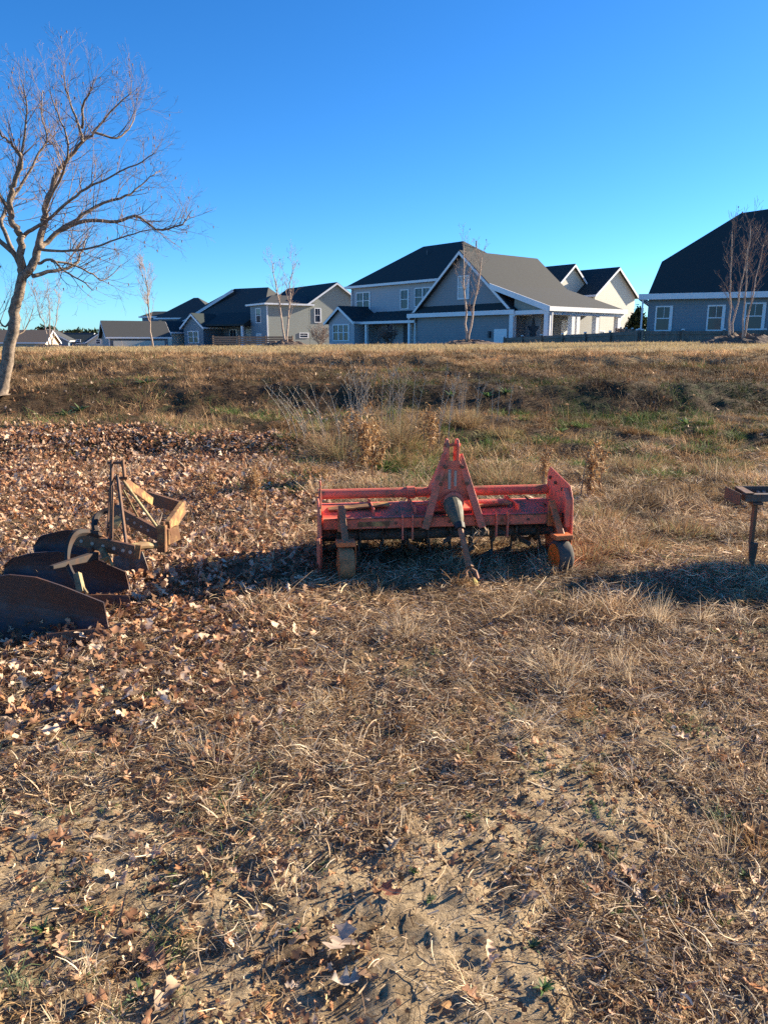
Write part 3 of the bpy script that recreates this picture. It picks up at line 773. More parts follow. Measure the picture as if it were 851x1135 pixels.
# gauge wheels
def wheel_arm(x_, yaw, arm_mat, fork_mat, rim_mat, tyre_mat, lab=None):
    R_ = Matrix.Translation((x_, -.20, 0)) @ Matrix.Rotation(yaw, 4, 'Z')
    rr, ww = .118, .05
    m = MB()
    pr = [(-ww, .06), (-ww, rr-.014), (-ww+.010, rr-.003), (-.015, rr), (.015, rr), (ww-.010, rr-.003), (ww, rr-.014), (ww, .06)]
    n = 28; vs = []; fs = []
    for k in range(n):
        a_ = 2*math.pi*k/n
        for (px_, r_) in pr: vs.append((px_, math.cos(a_)*r_, .115+math.sin(a_)*r_))
    L_ = len(pr)
    for k in range(n):
        for j in range(L_-1): fs.append((k*L_+j, k*L_+j+1, ((k+1) % n)*L_+j+1, ((k+1) % n)*L_+j))
        fs.append((k*L_+L_-1, k*L_, ((k+1) % n)*L_, ((k+1) % n)*L_+L_-1))
    m.add(vs, fs); wh = m.build('wheel', tyre_mat, til, 0, True, R_)
    m = MB()
    for s_ in (-1, 1):
        m.tube([(s_*ww*.55, 0, .115), (s_*ww*1.10, 0, .115)], [.088, .092], 24); m.tube([(s_*ww, 0, .115), (s_*ww*1.3, 0, .115)], .02, 12)
    m.build('rim', rim_mat, wh, 0, False, R_)
    m = MB(); m.box(-ww-.014, ww+.012, -.05, .05, .243, .275)
    m.box(ww+.010, ww+.018, -.02, .02, .11, .25)
    m.build('fork', fork_mat, til, .003, False, R_)
    m = MB(); m.beam((x_, -.19, .26), (x_-.015, .0, .47), .045, .022, (0, 1, .3)); 
    m.box(x_-.042, x_+.018, -.024, -.002, .29, .45)
    arm = m.build('wheel_arm', arm_mat, til, .003)
    m = MB()
    for z_ in (.31, .36, .40, .43): m.tube([(x_-.012, -.034, z_), (x_-.012, -.024, z_)], .007, 6)
    m.build('pin', M_rust, arm)
wheel_arm(-.72, math.radians(2), M_shaft, M_orange, M_orange, M_oldwood)
wheel_arm(.775, math.radians(5), M_orange, M_orange, M_rim, M_rubber)

# ------------------------------------------------------------------ moldboard plow (world points made local to its root)
PL0 = Vector((-1.75, 4.6, 0)); PL0.z = Hs(PL0.x, PL0.y)
plow = empty('moldboard_plow', PL0, 0, 'rusty three bottom moldboard plow sitting in the leaves', 'plow')
def W_(px, py, Y): return at(px, py, Y) - PL0
def sheet(top, bot, Yf, name, mat, th=.009, nu=22, nv=10, parent=plow):
    """curved steel plate between a top and a bottom outline (photo px), bellied in depth, with thickness"""
    def pick(c, t):
        ls = [0]
        for i in range(1, len(c)): ls.append(ls[-1]+math.dist(c[i-1], c[i]))
        s_ = t*ls[-1]
        for i in range(1, len(c)):
            if s_ <= ls[i]+1e-9:
                f = (s_-ls[i-1])/max(1e-9, ls[i]-ls[i-1]); return (c[i-1][0]+(c[i][0]-c[i-1][0])*f, c[i-1][1]+(c[i][1]-c[i-1][1])*f)
        return c[-1]
    vs = []; fs = []
    for j in range(nv+1):
        for i in range(nu+1):
            u, v = i/nu, j/nv
            a_ = pick(top, u); b_ = pick(bot, u)
            P_ = W_(a_[0]+(b_[0]-a_[0])*v, a_[1]+(b_[1]-a_[1])*v, Yf(u, v)); vs.append(P_)
    n = len(vs)
    nor = Vector((.1, 1, .12)).normalized()*th
    vs += [v_+nor for v_ in vs[:n]]
    for j in range(nv):
        for i in range(nu):
            q = j*(nu+1)+i; f = (q, q+1, q+nu+2, q+nu+1); fs.append(f); fs.append(tuple(n+k for k in reversed(f)))
    bd = [i for i in range(nu+1)] + [j*(nu+1)+nu for j in range(1, nv+1)] + [nv*(nu+1)+i for i in range(nu-1, -1, -1)] + [j*(nu+1) for j in range(nv-1, 0, -1)]
    for k in range(len(bd)): a_, b_ = bd[k], bd[(k+1) % len(bd)]; fs.append((a_, b_, b_+n, a_+n))
    m = MB(); m.add(vs, fs); return m.build(name, mat, parent, 0, False)
def belly(Y0, tilt, amp, turn=0): return lambda u, v: Y0 + tilt*(1-v) + amp*math.sin(math.pi*v)*(.5+.5*u) + turn*(1-u)
b1 = sheet([(-38,652),(-15,641),(10,637),(40,640),(70,650),(95,660),(115,668)], [(-38,690),(0,712),(40,722),(80,722),(108,716),(124,714)], belly(3.77, .10, .10, .0), 'moldboard', M_blade)
sheet([(40,705),(75,700),(108,697),(119,700)], [(30,726),(70,727),(105,726),(122,722)], lambda u, v: 3.755-.04*v, 'share', M_rust)
b2 = sheet([(5,628),(12,619),(35,613),(65,611),(95,616),(120,626),(139,634)], [(5,640),(30,655),(70,668),(110,676),(135,674),(149,674)], belly(4.30, .12, .10), 'moldboard', M_blade)
sheet([(92,660),(120,659),(143,661)], [(85,676),(120,678),(148,678)], lambda u, v: 4.285-.03*v, 'share', M_rust)
b3 = sheet([(38,604),(45,594),(70,588),(95,588),(112,592)], [(38,612),(60,622),(85,626),(105,628),(118,630)], belly(4.85, .10, .08), 'moldboard', M_blade)
sheet([(126,618),(145,612),(158,612)], [(124,642),(145,642),(167,638)], lambda u, v: 4.90+.06*(1-v), 'moldboard', M_steel)
# back struts (pale) and frogs
m = MB(); m.beam(W_(86,636,4.0), W_(91,657,3.93), .035, .03, (0,1,0)); m.tube([W_(84,655,3.95), W_(92,650,3.95), W_(97,658,3.92)], .009, 6); m.build('frog', M_olive, plow)
m = MB(); m.beam(W_(113,608,4.48), W_(120,622,4.42), .03, .03, (0,1,0)); m.tube([W_(112,620,4.42), W_(121,617,4.42), W_(125,627,4.40)], .009, 6); m.build('frog', M_olive, plow)
# curved shank
def band(pts, w_, h_, name, mat, parent=plow):
    m = MB(); c = [Vector(p) for p in pts]
    for i in range(len(c)-1):
        m.beam(c[i], c[i+1]+(c[i+1]-c[i])*.12, w_, h_, (0, 1, 0))
    return m.build(name, mat, parent)
def arc(pts, k=5):
    out = []
    for i in range(len(pts)-1):
        p0 = pts[max(0, i-1)]; p1 = pts[i]; p2 = pts[i+1]; p3 = pts[min(len(pts)-1, i+2)]
        for j in range(k):
            t = j/k
            out.append(tuple(.5*((2*p1[a]) + (-p0[a]+p2[a])*t + (2*p0[a]-5*p1[a]+4*p2[a]-p3[a])*t*t + (-p0[a]+3*p1[a]-3*p2[a]+p3[a])*t**3) for a in range(3)))
    out.append(pts[-1]); return out
m = MB(); c = arc([W_(*q) for q in [(112,594,4.55),(97,590,4.5),(84,592,4.42),(77,604,4.35),(75,620,4.25),(79,634,4.1),(86,646,4.0),(90,656,3.95)]])
m.tube(c, [.020+.004*math.sin(i*.2) for i in range(len(c))], 6); m.build('shank', M_dark, plow)
m = MB(); c = arc([W_(*q) for q in [(140,568,5.2),(124,565,5.15),(110,570,5.1),(105,580,5.0),(107,590,4.95)]]); m.tube(c, .022, 6); m.build('shank', M_dark, plow)
# frame beams
def B(p, q, w_, h_, name, mat, up=(0,0,1), **k):
    m = MB(); m.beam(W_(*p), W_(*q), w_, h_, up, **k); return m.build(name, mat, plow, .003)
fb = B((84,597,4.62), (151,612,4.42), .028, .085, 'frame_beam', M_rust)
m = MB()
for px in (92,104,116,128,138,146): 
    t = (px-84)/67; q = W_(px, 597+15*t, 4.62-.2*t)+Vector((0, -.012, 0)); m.tube([q, q+Vector((0, -.012, 0))], .012, 6)
m.build('bolt', M_sock, fb)
B((149.5,611,4.395), (156,612,4.40), .02, .088, 'beam_end', M_orust)
B((100,612,4.55), (124,600,4.7), .05, .07, 'frame_beam', M_rust)
lb = B((128,566,5.0), (178,594,4.78), .03, .085, 'frame_beam', M_rust)
m = MB()
for t in (.15,.3,.45,.6,.75): q = W_(128+50*t, 566+28*t, 5.0-.22*t)+Vector((0, -.012, 0)); m.tube([q, q+Vector((0, -.012, 0))], .010, 6)
m.build('bolt', M_sock, lb)
B((164,551,5.35), (202,563,5.25), .03, .085, 'frame_beam', M_rust)
B((203,562,5.24), (186,586,4.86), .035, .10, 'frame_beam', M_orust)
B((176,600,4.80), (198,590,4.95), .03, .10, 'side_plate', M_orust)
m = MB(); m.beam(W_(180,582,4.72), W_(180,612,4.70), .055, .05, (0,1,0)); m.tube([W_(181,578,4.72), W_(181,586,4.72)], .014, 8); m.tube([W_(186,586,4.74), W_(186,604,4.74)], .016, 8)
m.build('hinge_bracket', M_orust, plow, .004)
m = MB(); m.tube([W_(138,608,4.50), W_(160,604.5,4.62), W_(175,605,4.70)], [.024,.026,.018], 10); m.build('cross_shaft', M_olive, plow)
m = MB(); m.prism([(-.02,0),(.06,-.05),(-.02,-.08)], 'y', -.006, .006); o = m.build('gusset', M_orust, plow); o.location = W_(108,588,4.6)
m = MB(); m.beam(W_(126,585,4.80), W_(133,573,4.85), .05, .012, (0,1,0)); m.build('gusset', M_olive, plow)
# mast uprights and braces
B((124.5,510,4.80), (123.5,597,4.66), .036, .016, 'mast_upright', M_rust, (1,0,0))
B((136.5,510,4.78), (138.5,529,4.76), .036, .016, 'mast_upright', M_rust, (1,0,0))
B((130.5,527,4.74), (140.5,606,4.50), .030, .016, 'mast_upright', M_rust, (1,0,0))
B((122.5,540,4.86), (119.5,596,4.80), .022, .010, 'mast_upright', M_rust, (1,0,0))
m = MB(); m.tube([W_(120,513,4.80), W_(141,513,4.79)], .009, 8); m.tube([W_(121,530,4.79), W_(142,530,4.77)], .010, 8); m.build('mast_pin', M_rust, plow)
B((139,534,4.80), (169,556,5.2), .012, .060, 'brace', M_orust)
B((137,533,4.78), (177,588,4.76), .020, .014, 'brace', M_olive)
B((137,543,4.80), (157,580,4.92), .014, .010, 'brace', M_olive)
B((57,629,4.05), (106,616,4.45), .030, .020, 'lever', M_dark, w2=.045, h2=.05)

# ------------------------------------------------------------------ cultivator at the right edge
CU0 = ground_at(829, 627)
cul = empty('cultivator', CU0, 0, 'dark rusty cultivator frame on thin shanks at the right edge', 'cultivator')
def V_(px, py, Y): return at(px, py, Y) - CU0
Yc = CU0.y
m = MB(); a_ = V_(825,552,Yc-.02); m.box(a_.x, a_.x+1.5, -.03, .03, a_.z-.026, a_.z+.026); m.build('tool_bar', M_steel, cul, .003)
m = MB(); b_ = V_(814,545,Yc+.22); m.box(b_.x, b_.x+1.62, .22, .232, b_.z-.05, b_.z+.04); m.box(b_.x, b_.x+1.62, .17, .22, b_.z-.05, b_.z-.04); rb = m.build('rear_rail', M_steel, cul, .002)
m = MB()
for x_ in (.10,.16,.20,.26,.5,.56,.9,1.1): m.tube([(b_.x+x_, .219, b_.z), (b_.x+x_, .195, b_.z)], .011, 6)
m.build('bolt', M_sock, rb)
m = MB(); m.prism([(a_.x-.002, -.03), (a_.x+.06, -.03), (b_.x+.05, .22), (b_.x-.004, .22)], 'z', a_.z+.028, a_.z+.036)
m.prism([(-.03, a_.z-.05), (-.03, a_.z+.03), (.22, b_.z+.04), (.22, b_.z-.05)], 'x', a_.x-.035, a_.x-.027)
m.build('side_plate', M_rust, cul, .002)
m = MB(); m.prism([(-.12,.52),(.0,.34),(.42,.34),(.50,.52),(.50,.66),(-.12,.66)], 'x', a_.x+.66, a_.x+1.7); m.build('shadow_block', M_rust, cul, .006)  # added unseen block, shaped to cast the broad shadow before the cultivator
for i, x_ in enumerate((.0, .56, 1.1)):
    m = MB(); m.box(x_-.012, x_+.012, -.02, .02, .16, a_.z-.027); m.box(x_-.035, x_+.035, -.045, .045, a_.z-.046, a_.z-.028)
    sk = m.build('shank', M_rust, cul, .003)
    m = MB(); m.add([(x_-.028,-.05,.175),(x_+.028,-.05,.175),(x_+.022,-.045,.06),(x_,-.06,-.03),(x_-.022,-.045,.06),
                     (x_-.028,-.024,.175),(x_+.028,-.024,.175),(x_+.022,-.03,.06),(x_,-.05,-.03),(x_-.022,-.03,.06)],
                    [(0,1,2,3,4),(9,8,7,6,5),(0,5,6,1),(1,6,7,2),(2,7,8,3),(3,8,9,4),(4,9,5,0)])
    m.build('point', M_rust, sk)

# ------------------------------------------------------------------ trees
def bark(name, c0, c1):
    m, n, b = new_mat(name)
    f = noise(n, 14, 7, .7); g = noise(n, 3, 4, .6)
    n.links.new(mixc(n, ramp(n, f, [(.35, (0,0,0)), (.62, (1,1,1))]), c0, c1), b.inputs['Base Color'])
    b.inputs['Roughness'].default_value = .85; bump(n, b, f, .7, .01)
    return m
M_bark = bark('grey_brown_flaky_bark', (.10,.07,.05), (.29,.22,.165))
M_twig = bark('grey_brown_twig', (.11,.07,.06), (.22,.155,.13))
M_twig2 = bark('pale_brown_twig', (.20,.13,.10), (.36,.26,.20))
M_bark2 = bark('smooth_grey_bark', (.30,.21,.16), (.50,.39,.31))
M_seed = simple('seed_husk', (.22,.12,.08), .8, .3)

def tubes_np(segs, n=4):
    """segs: list of (points list, radii list), all turned into one mesh"""
    mb = MB()
    for pts, rs in segs: mb.tube(pts, rs, n, cap=False)
    return mb
def grow(start, d, length, r, level, out, R, up=.25, wob=.25, kids=(5, 4), seeds=None):
    k = 5 if level > 0 else 4
    pts = [Vector(start)]; rs = [r]; d = Vector(d).normalized()
    for i in range(k):
        d = (d + Vector((R.gauss(0, wob), R.gauss(0, wob), R.gauss(0, wob)+up))*.5).normalized()
        pts.append(pts[-1] + d*length/k); rs.append(max(.0012, r*(1-.75*(i+1)/k)))
    out.append((pts, rs))
    if level == 0:
        if seeds is not None and R.random() < .5: seeds.append(pts[-1])
        return
    for j in range(kids[0] if level > 1 else kids[1]):
        t = R.uniform(.25, 1); i = min(k-1, int(t*k)); q = pts[i].lerp(pts[i+1], t*k-i)
        dd = (pts[i+1]-pts[i]).normalized()
        sd = Vector((R.gauss(0, 1), R.gauss(0, 1), R.gauss(0, .6))); sd = (sd - dd*sd.dot(dd)).normalized()
        grow(q, dd*R.uniform(.6, 1.1)+sd*R.uniform(.5, .9), length*R.uniform(.4, .75)*(1.1-.4*t), rs[i]*.6, level-1, out, R, up, wob, kids, seeds)

def big_tree():
    R = random.Random(5)
    Y0 = 13.6; base = at(3, 434, Y0); base.z = Hs(base.x, base.y)-.05
    root = empty('bare_tree', base, 0, 'large bare spreading tree leaning in from the left edge', 'tree')
    def P_(pts, dy=0):
        n = len(pts)
        return [at(px, py, Y0 + dy*(i/(n-1))) - base for i, (px, py) in enumerate(pts)]
    def part(pts, r0, r1, name, dy=0, n=9, smooth=4):
        c = arc([tuple(q) for q in P_(pts, dy)], smooth); c = [Vector(q) for q in c]
        N_ = len(c); wv = [Vector((R.gauss(0, .012), R.gauss(0, .012), R.gauss(0, .012))) for _ in c]
        c = [q+w_*(0 < i < N_-1)*(r0/.05 if r0 < .05 else 1) for i, (q, w_) in enumerate(zip(c, wv))]
        rs = [r0+(r1-r0)*i/(N_-1) for i in range(N_)]
        if name == 'trunk': rs[0] *= 1.7; rs[1] *= 1.3; rs[2] *= 1.1
        m = MB(); m.tube(c, rs, n); m.build(name, M_bark, root, 0, True)
        return c, rs
    part([(0,438),(6,415),(11,385),(16,352),(20,328),(26,308),(33,300)], .112, .072, 'trunk')
    L = []
    L.append(part([(25,312),(24,285),(24,262),(16,250),(11,234),(12,212),(19,196),(24,174),(16,163),(3,150),(-8,130)], .07, .012, 'limb', -.6))
    L.append(part([(24,264),(36,254),(49,247),(73,226),(95,209),(116,199),(151,182),(172,168)], .035, .006, 'limb', -1.0))
    L.append(part([(32,302),(40,287),(44,270),(48,250),(52,225),(62,196),(73,180),(92,158),(105,145),(124,122),(146,102)], .075, .007, 'limb', .5))
    L.append(part([(92,158),(88,140),(80,118),(74,98),(70,78)], .028, .005, 'limb', .3))
    L.append(part([(91,142),(93,115),(99,105),(105,88)], .024, .005, 'limb', -.5))
    L.append(part([(104,146),(130,153),(146,139),(151,120)], .022, .005, 'limb', .6))
    L.append(part([(44,274),(49,271),(67,255),(86,242),(108,228),(140,217),(158,204),(174,190)], .05, .006, 'limb', .9))
    L.append(part([(66,256),(95,245),(130,246),(151,239),(173,253),(200,250),(207,243),(214,233)], .035, .006, 'limb', .3))
    L.append(part([(44,276),(70,278),(105,274),(141,261),(168,254)], .026, .006, 'limb', -.8))
    L.append(part([(43,292),(57,288),(73,301),(92,312),(104,322)], .026, .006, 'limb', -.7))
    L.append(part([(57,289),(80,293),(103,304),(116,311),(135,293)], .022, .005, 'limb', .8))
    L.append(part([(36,306),(62,301),(84,293),(89,282),(96,262)], .038, .008, 'limb', .9))
    L.append(part([(14,352),(6,362),(0,356),(-8,345),(-30,340)], .02, .006, 'limb', -.3))
    L.append(part([(12,372),(26,368),(34,352),(38,338)], .014, .004, 'limb', .5))
    L.append(part([(24,300),(8,262),(2,244),(11,226),(22,209),(40,177),(52,150),(46,128),(48,100)], .04, .008, 'limb', 1.2))
    L.append(part([(24,290),(0,265),(-30,240),(-70,200),(-120,170)], .05, .008, 'limb', -.5))
    L.append(part([(12,238),(-10,200),(-30,150),(-40,110),(-32,75)], .035, .006, 'limb', .8))
    L.append(part([(19,196),(28,150),(30,115),(24,88)], .024, .005, 'limb', -.3))
    L.append(part([(-10,260),(-60,262),(-110,230),(-150,215)], .03, .006, 'limb', .8))
    L.append(part([(50,232),(70,190),(76,160),(64,125),(54,100)], .026, .005, 'limb', -.9))
    out = []; seeds = []
    for c, rs in L:
        ln = sum((c[i+1]-c[i]).length for i in range(len(c)-1)); nk = int(ln/.10)
        for j in range(nk):
            t = R.uniform(.15, 1)**.8; i = min(len(c)-2, int(t*(len(c)-1)))
            q = c[i].lerp(c[i+1], R.random()); dd = (c[i+1]-c[i]).normalized()
            sd = Vector((R.gauss(.15, .8), R.gauss(0, .8), R.gauss(.35, .8))); sd = (sd-dd*sd.dot(dd)).normalized()
            grow(q, dd*.8+sd*.8, R.uniform(.40, 1.0)*(1.15-.5*t), min(.009, rs[i]*.45), 2, out, R, .12, .26, (4, 3), seeds)
    tubes_np(out, 3).build('twigs', M_twig, root)
    seeds = seeds[::12]
    m = MB()
    for q in seeds: m.tube([q, q-Vector((0, 0, .015)), q-Vector((0, 0, .05))], [.004, .012, .003], 4)
    tag(m.build('seed_husks', M_seed, root), kind='stuff')
big_tree()

def young_tree(px, py, top, Y, seed, label, stems=3, wpx=40, lean=0, seedy=.3, rfac=1.0):
    wpx *= 1.3; rfac *= 1.25; seedy *= .3
    R = random.Random(seed)
    base = at(px, py, Y); base.z = Hs(base.x, base.y)-.03
    h = (at(px, top, Y).z - base.z); wm = wpx/FPX*Y/2
    root = empty('young_bare_tree', base, 0, label, 'tree')
    out = []; seeds = []; mt = MB()
    for s_ in range(stems):
        a_ = (s_+.5)/stems*2-1 if stems > 1 else 0
        hh = h*R.uniform(.86, 1.0) if s_ else h
        off = Vector((a_*wm*.85, R.uniform(-.3, .3), 0)); c = []
        for i in range(10):
            t = i/9
            c.append(Vector((a_*.05, 0, 0)) + off*(t**1.1) + Vector((lean*h*t + R.gauss(0, .03), R.gauss(0, .03), hh*t*.82)))
        rs = [(.045*(1-.8*i/9)+.006)*h/5.5*rfac*(1 if stems < 3 else .8) for i in range(10)]
        mt.tube(c, rs, 7)
        for i in range(3, 10):
            for _ in range((1 if i < 5 else 2) if stems > 1 else (2 if i < 5 else 5)):
                az = R.uniform(0, 6.28); dd = Vector((math.cos(az)*.6, math.sin(az)*.6, 1.0))
                grow(c[i], dd, h*R.uniform(.12, .22)*(1 if i < 8 else .8)*(1.25 if stems == 1 else 1), rs[i]*.5, 2, out, R, .30, .18, (4, 2), seeds)
    mt.build('trunk', M_bark2, root, 0, True)
    out = [(p_, [max(r_, .0042) for r_ in rs_]) for p_, rs_ in out]
    tubes_np(out, 3).build('twigs', M_twig2, root)
    if seedy:
        m = MB()
        for q in seeds:
            if R.random() < seedy: m.tube([q, q+Vector((0, 0, .03)), q+Vector((.01, 0, .07))], [.01, .03, .008], 4)
        tag(m.build('seed_heads', M_seed, root), kind='stuff')
young_tree(57, 380, 306, 36, 3, 'slender bare young tree standing just behind the big bare tree trunk', 3, 34, seedy=.0)
young_tree(169, 380, 282, 37, 4, 'slender bare young tree in front of the low long roofed house', 1, 30, -.02, 0)
young_tree(317, 379, 272, 37, 6, 'two stemmed bare young tree in front of the greenish grey house', 2, 34, -.02, .35)
young_tree(518, 379, 250, 37, 9, 'bare young tree in front of the large grey front gable', 2, 34, .02, .25)
young_tree(808, 379, 228, 33, 12, 'branching bare young tree in front of the dark roofed house on the right', 2, 30, .0, .25, .7)
young_tree(822, 380, 222, 32.5, 14, 'taller bare young tree with brown seed heads nearest the right edge', 2, 38, .03, .3, .65)
# mulch mounds round the young trees
M_mulch = simple('mulch', (.13,.085,.06), .95, .5, 6, bmp=.05)
def mound(px, Y, rx, h, label):
    p = at(px, 379, Y); p.z = Hs(p.x, p.y)
    nu, nv = 40, 12; V = []; F = []
    for j in range(nv+1):
        for i in range(nu):
            a_ = 2*math.pi*i/nu; r_ = j/nv
            V.append((math.cos(a_)*r_*rx, math.sin(a_)*r_*rx*.7, h*(1-r_*r_)*(1+.5*float(fbm(i*.7+px, j*.6, 2)))-.04))
    for j in range(nv):
        for i in range(nu): F.append((j*nu+i, j*nu+(i+1) % nu, (j+1)*nu+(i+1) % nu, (j+1)*nu+i))
    m = MB(); m.add(V, F); o = m.build('mulch_mound', M_mulch, None); o.location = p
    tag(o, label, 'mulch mound')
mound(317, 37.2, 1.3, .26, 'dark mulch mound round the two stemmed young tree')
mound(520, 37.2, 1.7, .22, 'mulch mound round the young tree before the grey gable')
mound(822, 33.2, 2.0, .42, 'brushy mulch mound round the young trees at the right edge')
mound(57, 36.2, 1.0, .16, 'mulch mound round the young tree behind the big tree')

# ------------------------------------------------------------------ houses
def siding(name, col):
    m, n, b = new_mat(name)
    tc = n.nodes.new('ShaderNodeTexCoord')
    wv = N(n, 'ShaderNodeTexWave', Scale=1.5, Distortion=0.0); wv.wave_type = 'BANDS'; wv.bands_direction = 'Z'; wv.wave_profile = 'SAW'
    n.links.new(tc.outputs['Object'], wv.inputs[0])
    f = noise(n, .8, 5, .6)
    c = mixc(n, f, tuple(q*1.05 for q in col), tuple(q*1.3 for q in col))
    c = mixc(n, ramp(n, wv.outputs[0], [(.0, (.30,.30,.30)), (.25, (0,0,0))]), c, tuple(q*.55 for q in col))
    n.links.new(c, b.inputs['Base Color']); b.inputs['Roughness'].default_value = .6
    return m
def shingle(name, col):
    m, n, b = new_mat(name)
    tc = n.nodes.new('ShaderNodeTexCoord')
    mp = N(n, 'ShaderNodeMapping'); mp.inputs['Scale'].default_value = (1, 1, 3.5); n.links.new(tc.outputs['Object'], mp.inputs[0])
    f = noise(n, 2.2, 6, .75, vec=mp.outputs[0]); g = noise(n, .35, 3, .5)
    c = mixc(n, f, tuple(q*.7 for q in col), tuple(q*1.35 for q in col))
    c = mixc(n, g, c, tuple(q*1.1 for q in col))
    n.links.new(c, b.inputs['Base Color']); b.inputs['Roughness'].default_value = .9
    b.inputs['Specular IOR Level'].default_value = .2
    bump(n, b, f, .5, .02)
    return m
S_blue = siding('blue_grey_siding', (.155,.19,.225)); S_lil = siding('lilac_grey_siding', (.33,.33,.36))
S_green = siding('green_grey_siding', (.235,.25,.225)); S_grey = siding('mid_grey_siding', (.19,.20,.22))
S_white = siding('white_siding', (.50,.47,.40)); S_tan = siding('tan_siding', (.45,.36,.27)); S_dblue = siding('deep_blue_siding', (.11,.15,.20))
R_dark = shingle('dark_shingle', (.030,.042,.046)); R_grey = shingle('grey_shingle', (.058,.061,.063)); R_tan = shingle('brown_shingle', (.17,.13,.10))  # dark and grey also paint the shaded and sunlit slopes of one roof
M_trim = simple('white_trim', (.74,.75,.78), .5, .06, 2)
M_glass, _n, _b = new_mat('window_glass'); _b.inputs['Base Color'].default_value = (.035,.05,.075,1); _b.inputs['Roughness'].default_value = .08
_b.inputs['Specular IOR Level'].default_value = .35
M_blind = simple('pale_window_blind', (.45,.47,.48), .5, .1, 3)
M_door = simple('dark_door', (.03,.04,.06), .4, .1)

def swap(pt, sw): return (pt[1], pt[0], pt[2]) if sw else pt
def gable(root, x0, x1, y0, y1, zb, ze, rise, sw=False, wall=S_white, roof=R_dark, ov=.4, trim=True, nowall=False, xr_=None, part_roof='roof'):
    """ridge runs along local y (along x when sw); gable ends at y0 and y1"""
    xm = (x0+x1)/2 if xr_ is None else xr_; zr = ze+rise
    if not nowall:
        m = MB(); poly = [(x0,zb),(x1,zb),(x1,ze),(xm,zr),(x0,ze)]
        n = 5
        vs = [swap((p[0], y0, p[1]), sw) for p in poly]+[swap((p[0], y1, p[1]), sw) for p in poly]
        m.add(vs, [tuple(reversed(range(n))), tuple(range(n, 2*n))] + [(i, (i+1)%n, n+(i+1)%n, n+i) for i in range(n)])
        m.build('wall', wall, root)
    m = MB(); t = MB(); th = .16
    for xe in (x0, x1):
        s_ = -1 if xe == x0 else 1
        k = rise/abs(xm-xe); xo = xe+s_*ov; zo = ze-k*ov+.03
        poly = [(xo,zo),(xm,zr+.03),(xm,zr+.03+th),(xo,zo+th)]
        vs = [swap((p[0], y0-ov, p[1]), sw) for p in poly]+[swap((p[0], y1+ov, p[1]), sw) for p in poly]
        m.add(vs, [(3,2,1,0),(4,5,6,7)]+[(i, (i+1)%4, 4+(i+1)%4, 4+i) for i in range(4)])
        for ya, yb in ((y0-ov-.05, y0-ov-.003), (y1+ov+.003, y1+ov+.05)):
            poly = [(xo,zo-.16),(xm,zr-.13),(xm,zr+.12),(xo,zo+.09)]
            vs = [swap((p[0], ya, p[1]), sw) for p in poly]+[swap((p[0], yb, p[1]), sw) for p in poly]
            t.add(vs, [(3,2,1,0),(4,5,6,7)]+[(i, (i+1)%4, 4+(i+1)%4, 4+i) for i in range(4)])
        a_ = swap((xo+s_*.003, y0-ov, zo-.06), sw); b_ = swap((xo+s_*.09, y1+ov, zo+.13), sw)
        t.box(min(a_[0],b_[0]), max(a_[0],b_[0]), min(a_[1],b_[1]), max(a_[1],b_[1]), a_[2], b_[2])
    ro = m.build(part_roof, roof, root)
    if trim: t.build('fascia', M_trim, ro)
    return ro
def hip(root, x0, x1, y0, y1, zb, ze, rise, r0, r1, wall=S_white, roof=R_dark, ov=.45, ym=None, nowall=False):
    ym = (y0+y1)/2 if ym is None else ym
    if not nowall:
        m = MB(); m.box(x0, x1, y0, y1, zb, ze+.05); m.build('wall', wall, root)
    m = MB(); a_ = [(x0-ov,y0-ov,ze),(x1+ov,y0-ov,ze),(x1+ov,y1+ov,ze),(x0-ov,y1+ov,ze)]
    b_ = [(p[0],p[1],ze+.14) for p in a_]
    m.add(a_+b_+[(r0,ym,ze+rise),(r1,ym,ze+rise)], [(3,2,1,0),(0,1,5,4),(1,2,6,5),(2,3,7,6),(3,0,4,7),(4,5,9,8),(5,6,9),(6,7,8,9),(7,4,8)])
    ro = m.build('roof', roof, root)
    t = MB()
    t.box(x0-ov-.1, x1+ov+.1, y0-ov-.1, y0-ov-.003, ze-.06, ze+.15); t.box(x0-ov-.1, x1+ov+.1, y1+ov+.003, y1+ov+.1, ze-.06, ze+.15)
    t.box(x0-ov-.1, x0-ov-.003, y0-ov, y1+ov, ze-.06, ze+.15); t.box(x1+ov+.003, x1+ov+.1, y0-ov, y1+ov, ze-.06, ze+.15)
    t.box(x0+.01, x1-.01, y0-ov+.01, y0-.01, ze-.05, ze-.01)
    t.build('fascia', M_trim, ro)
    return ro
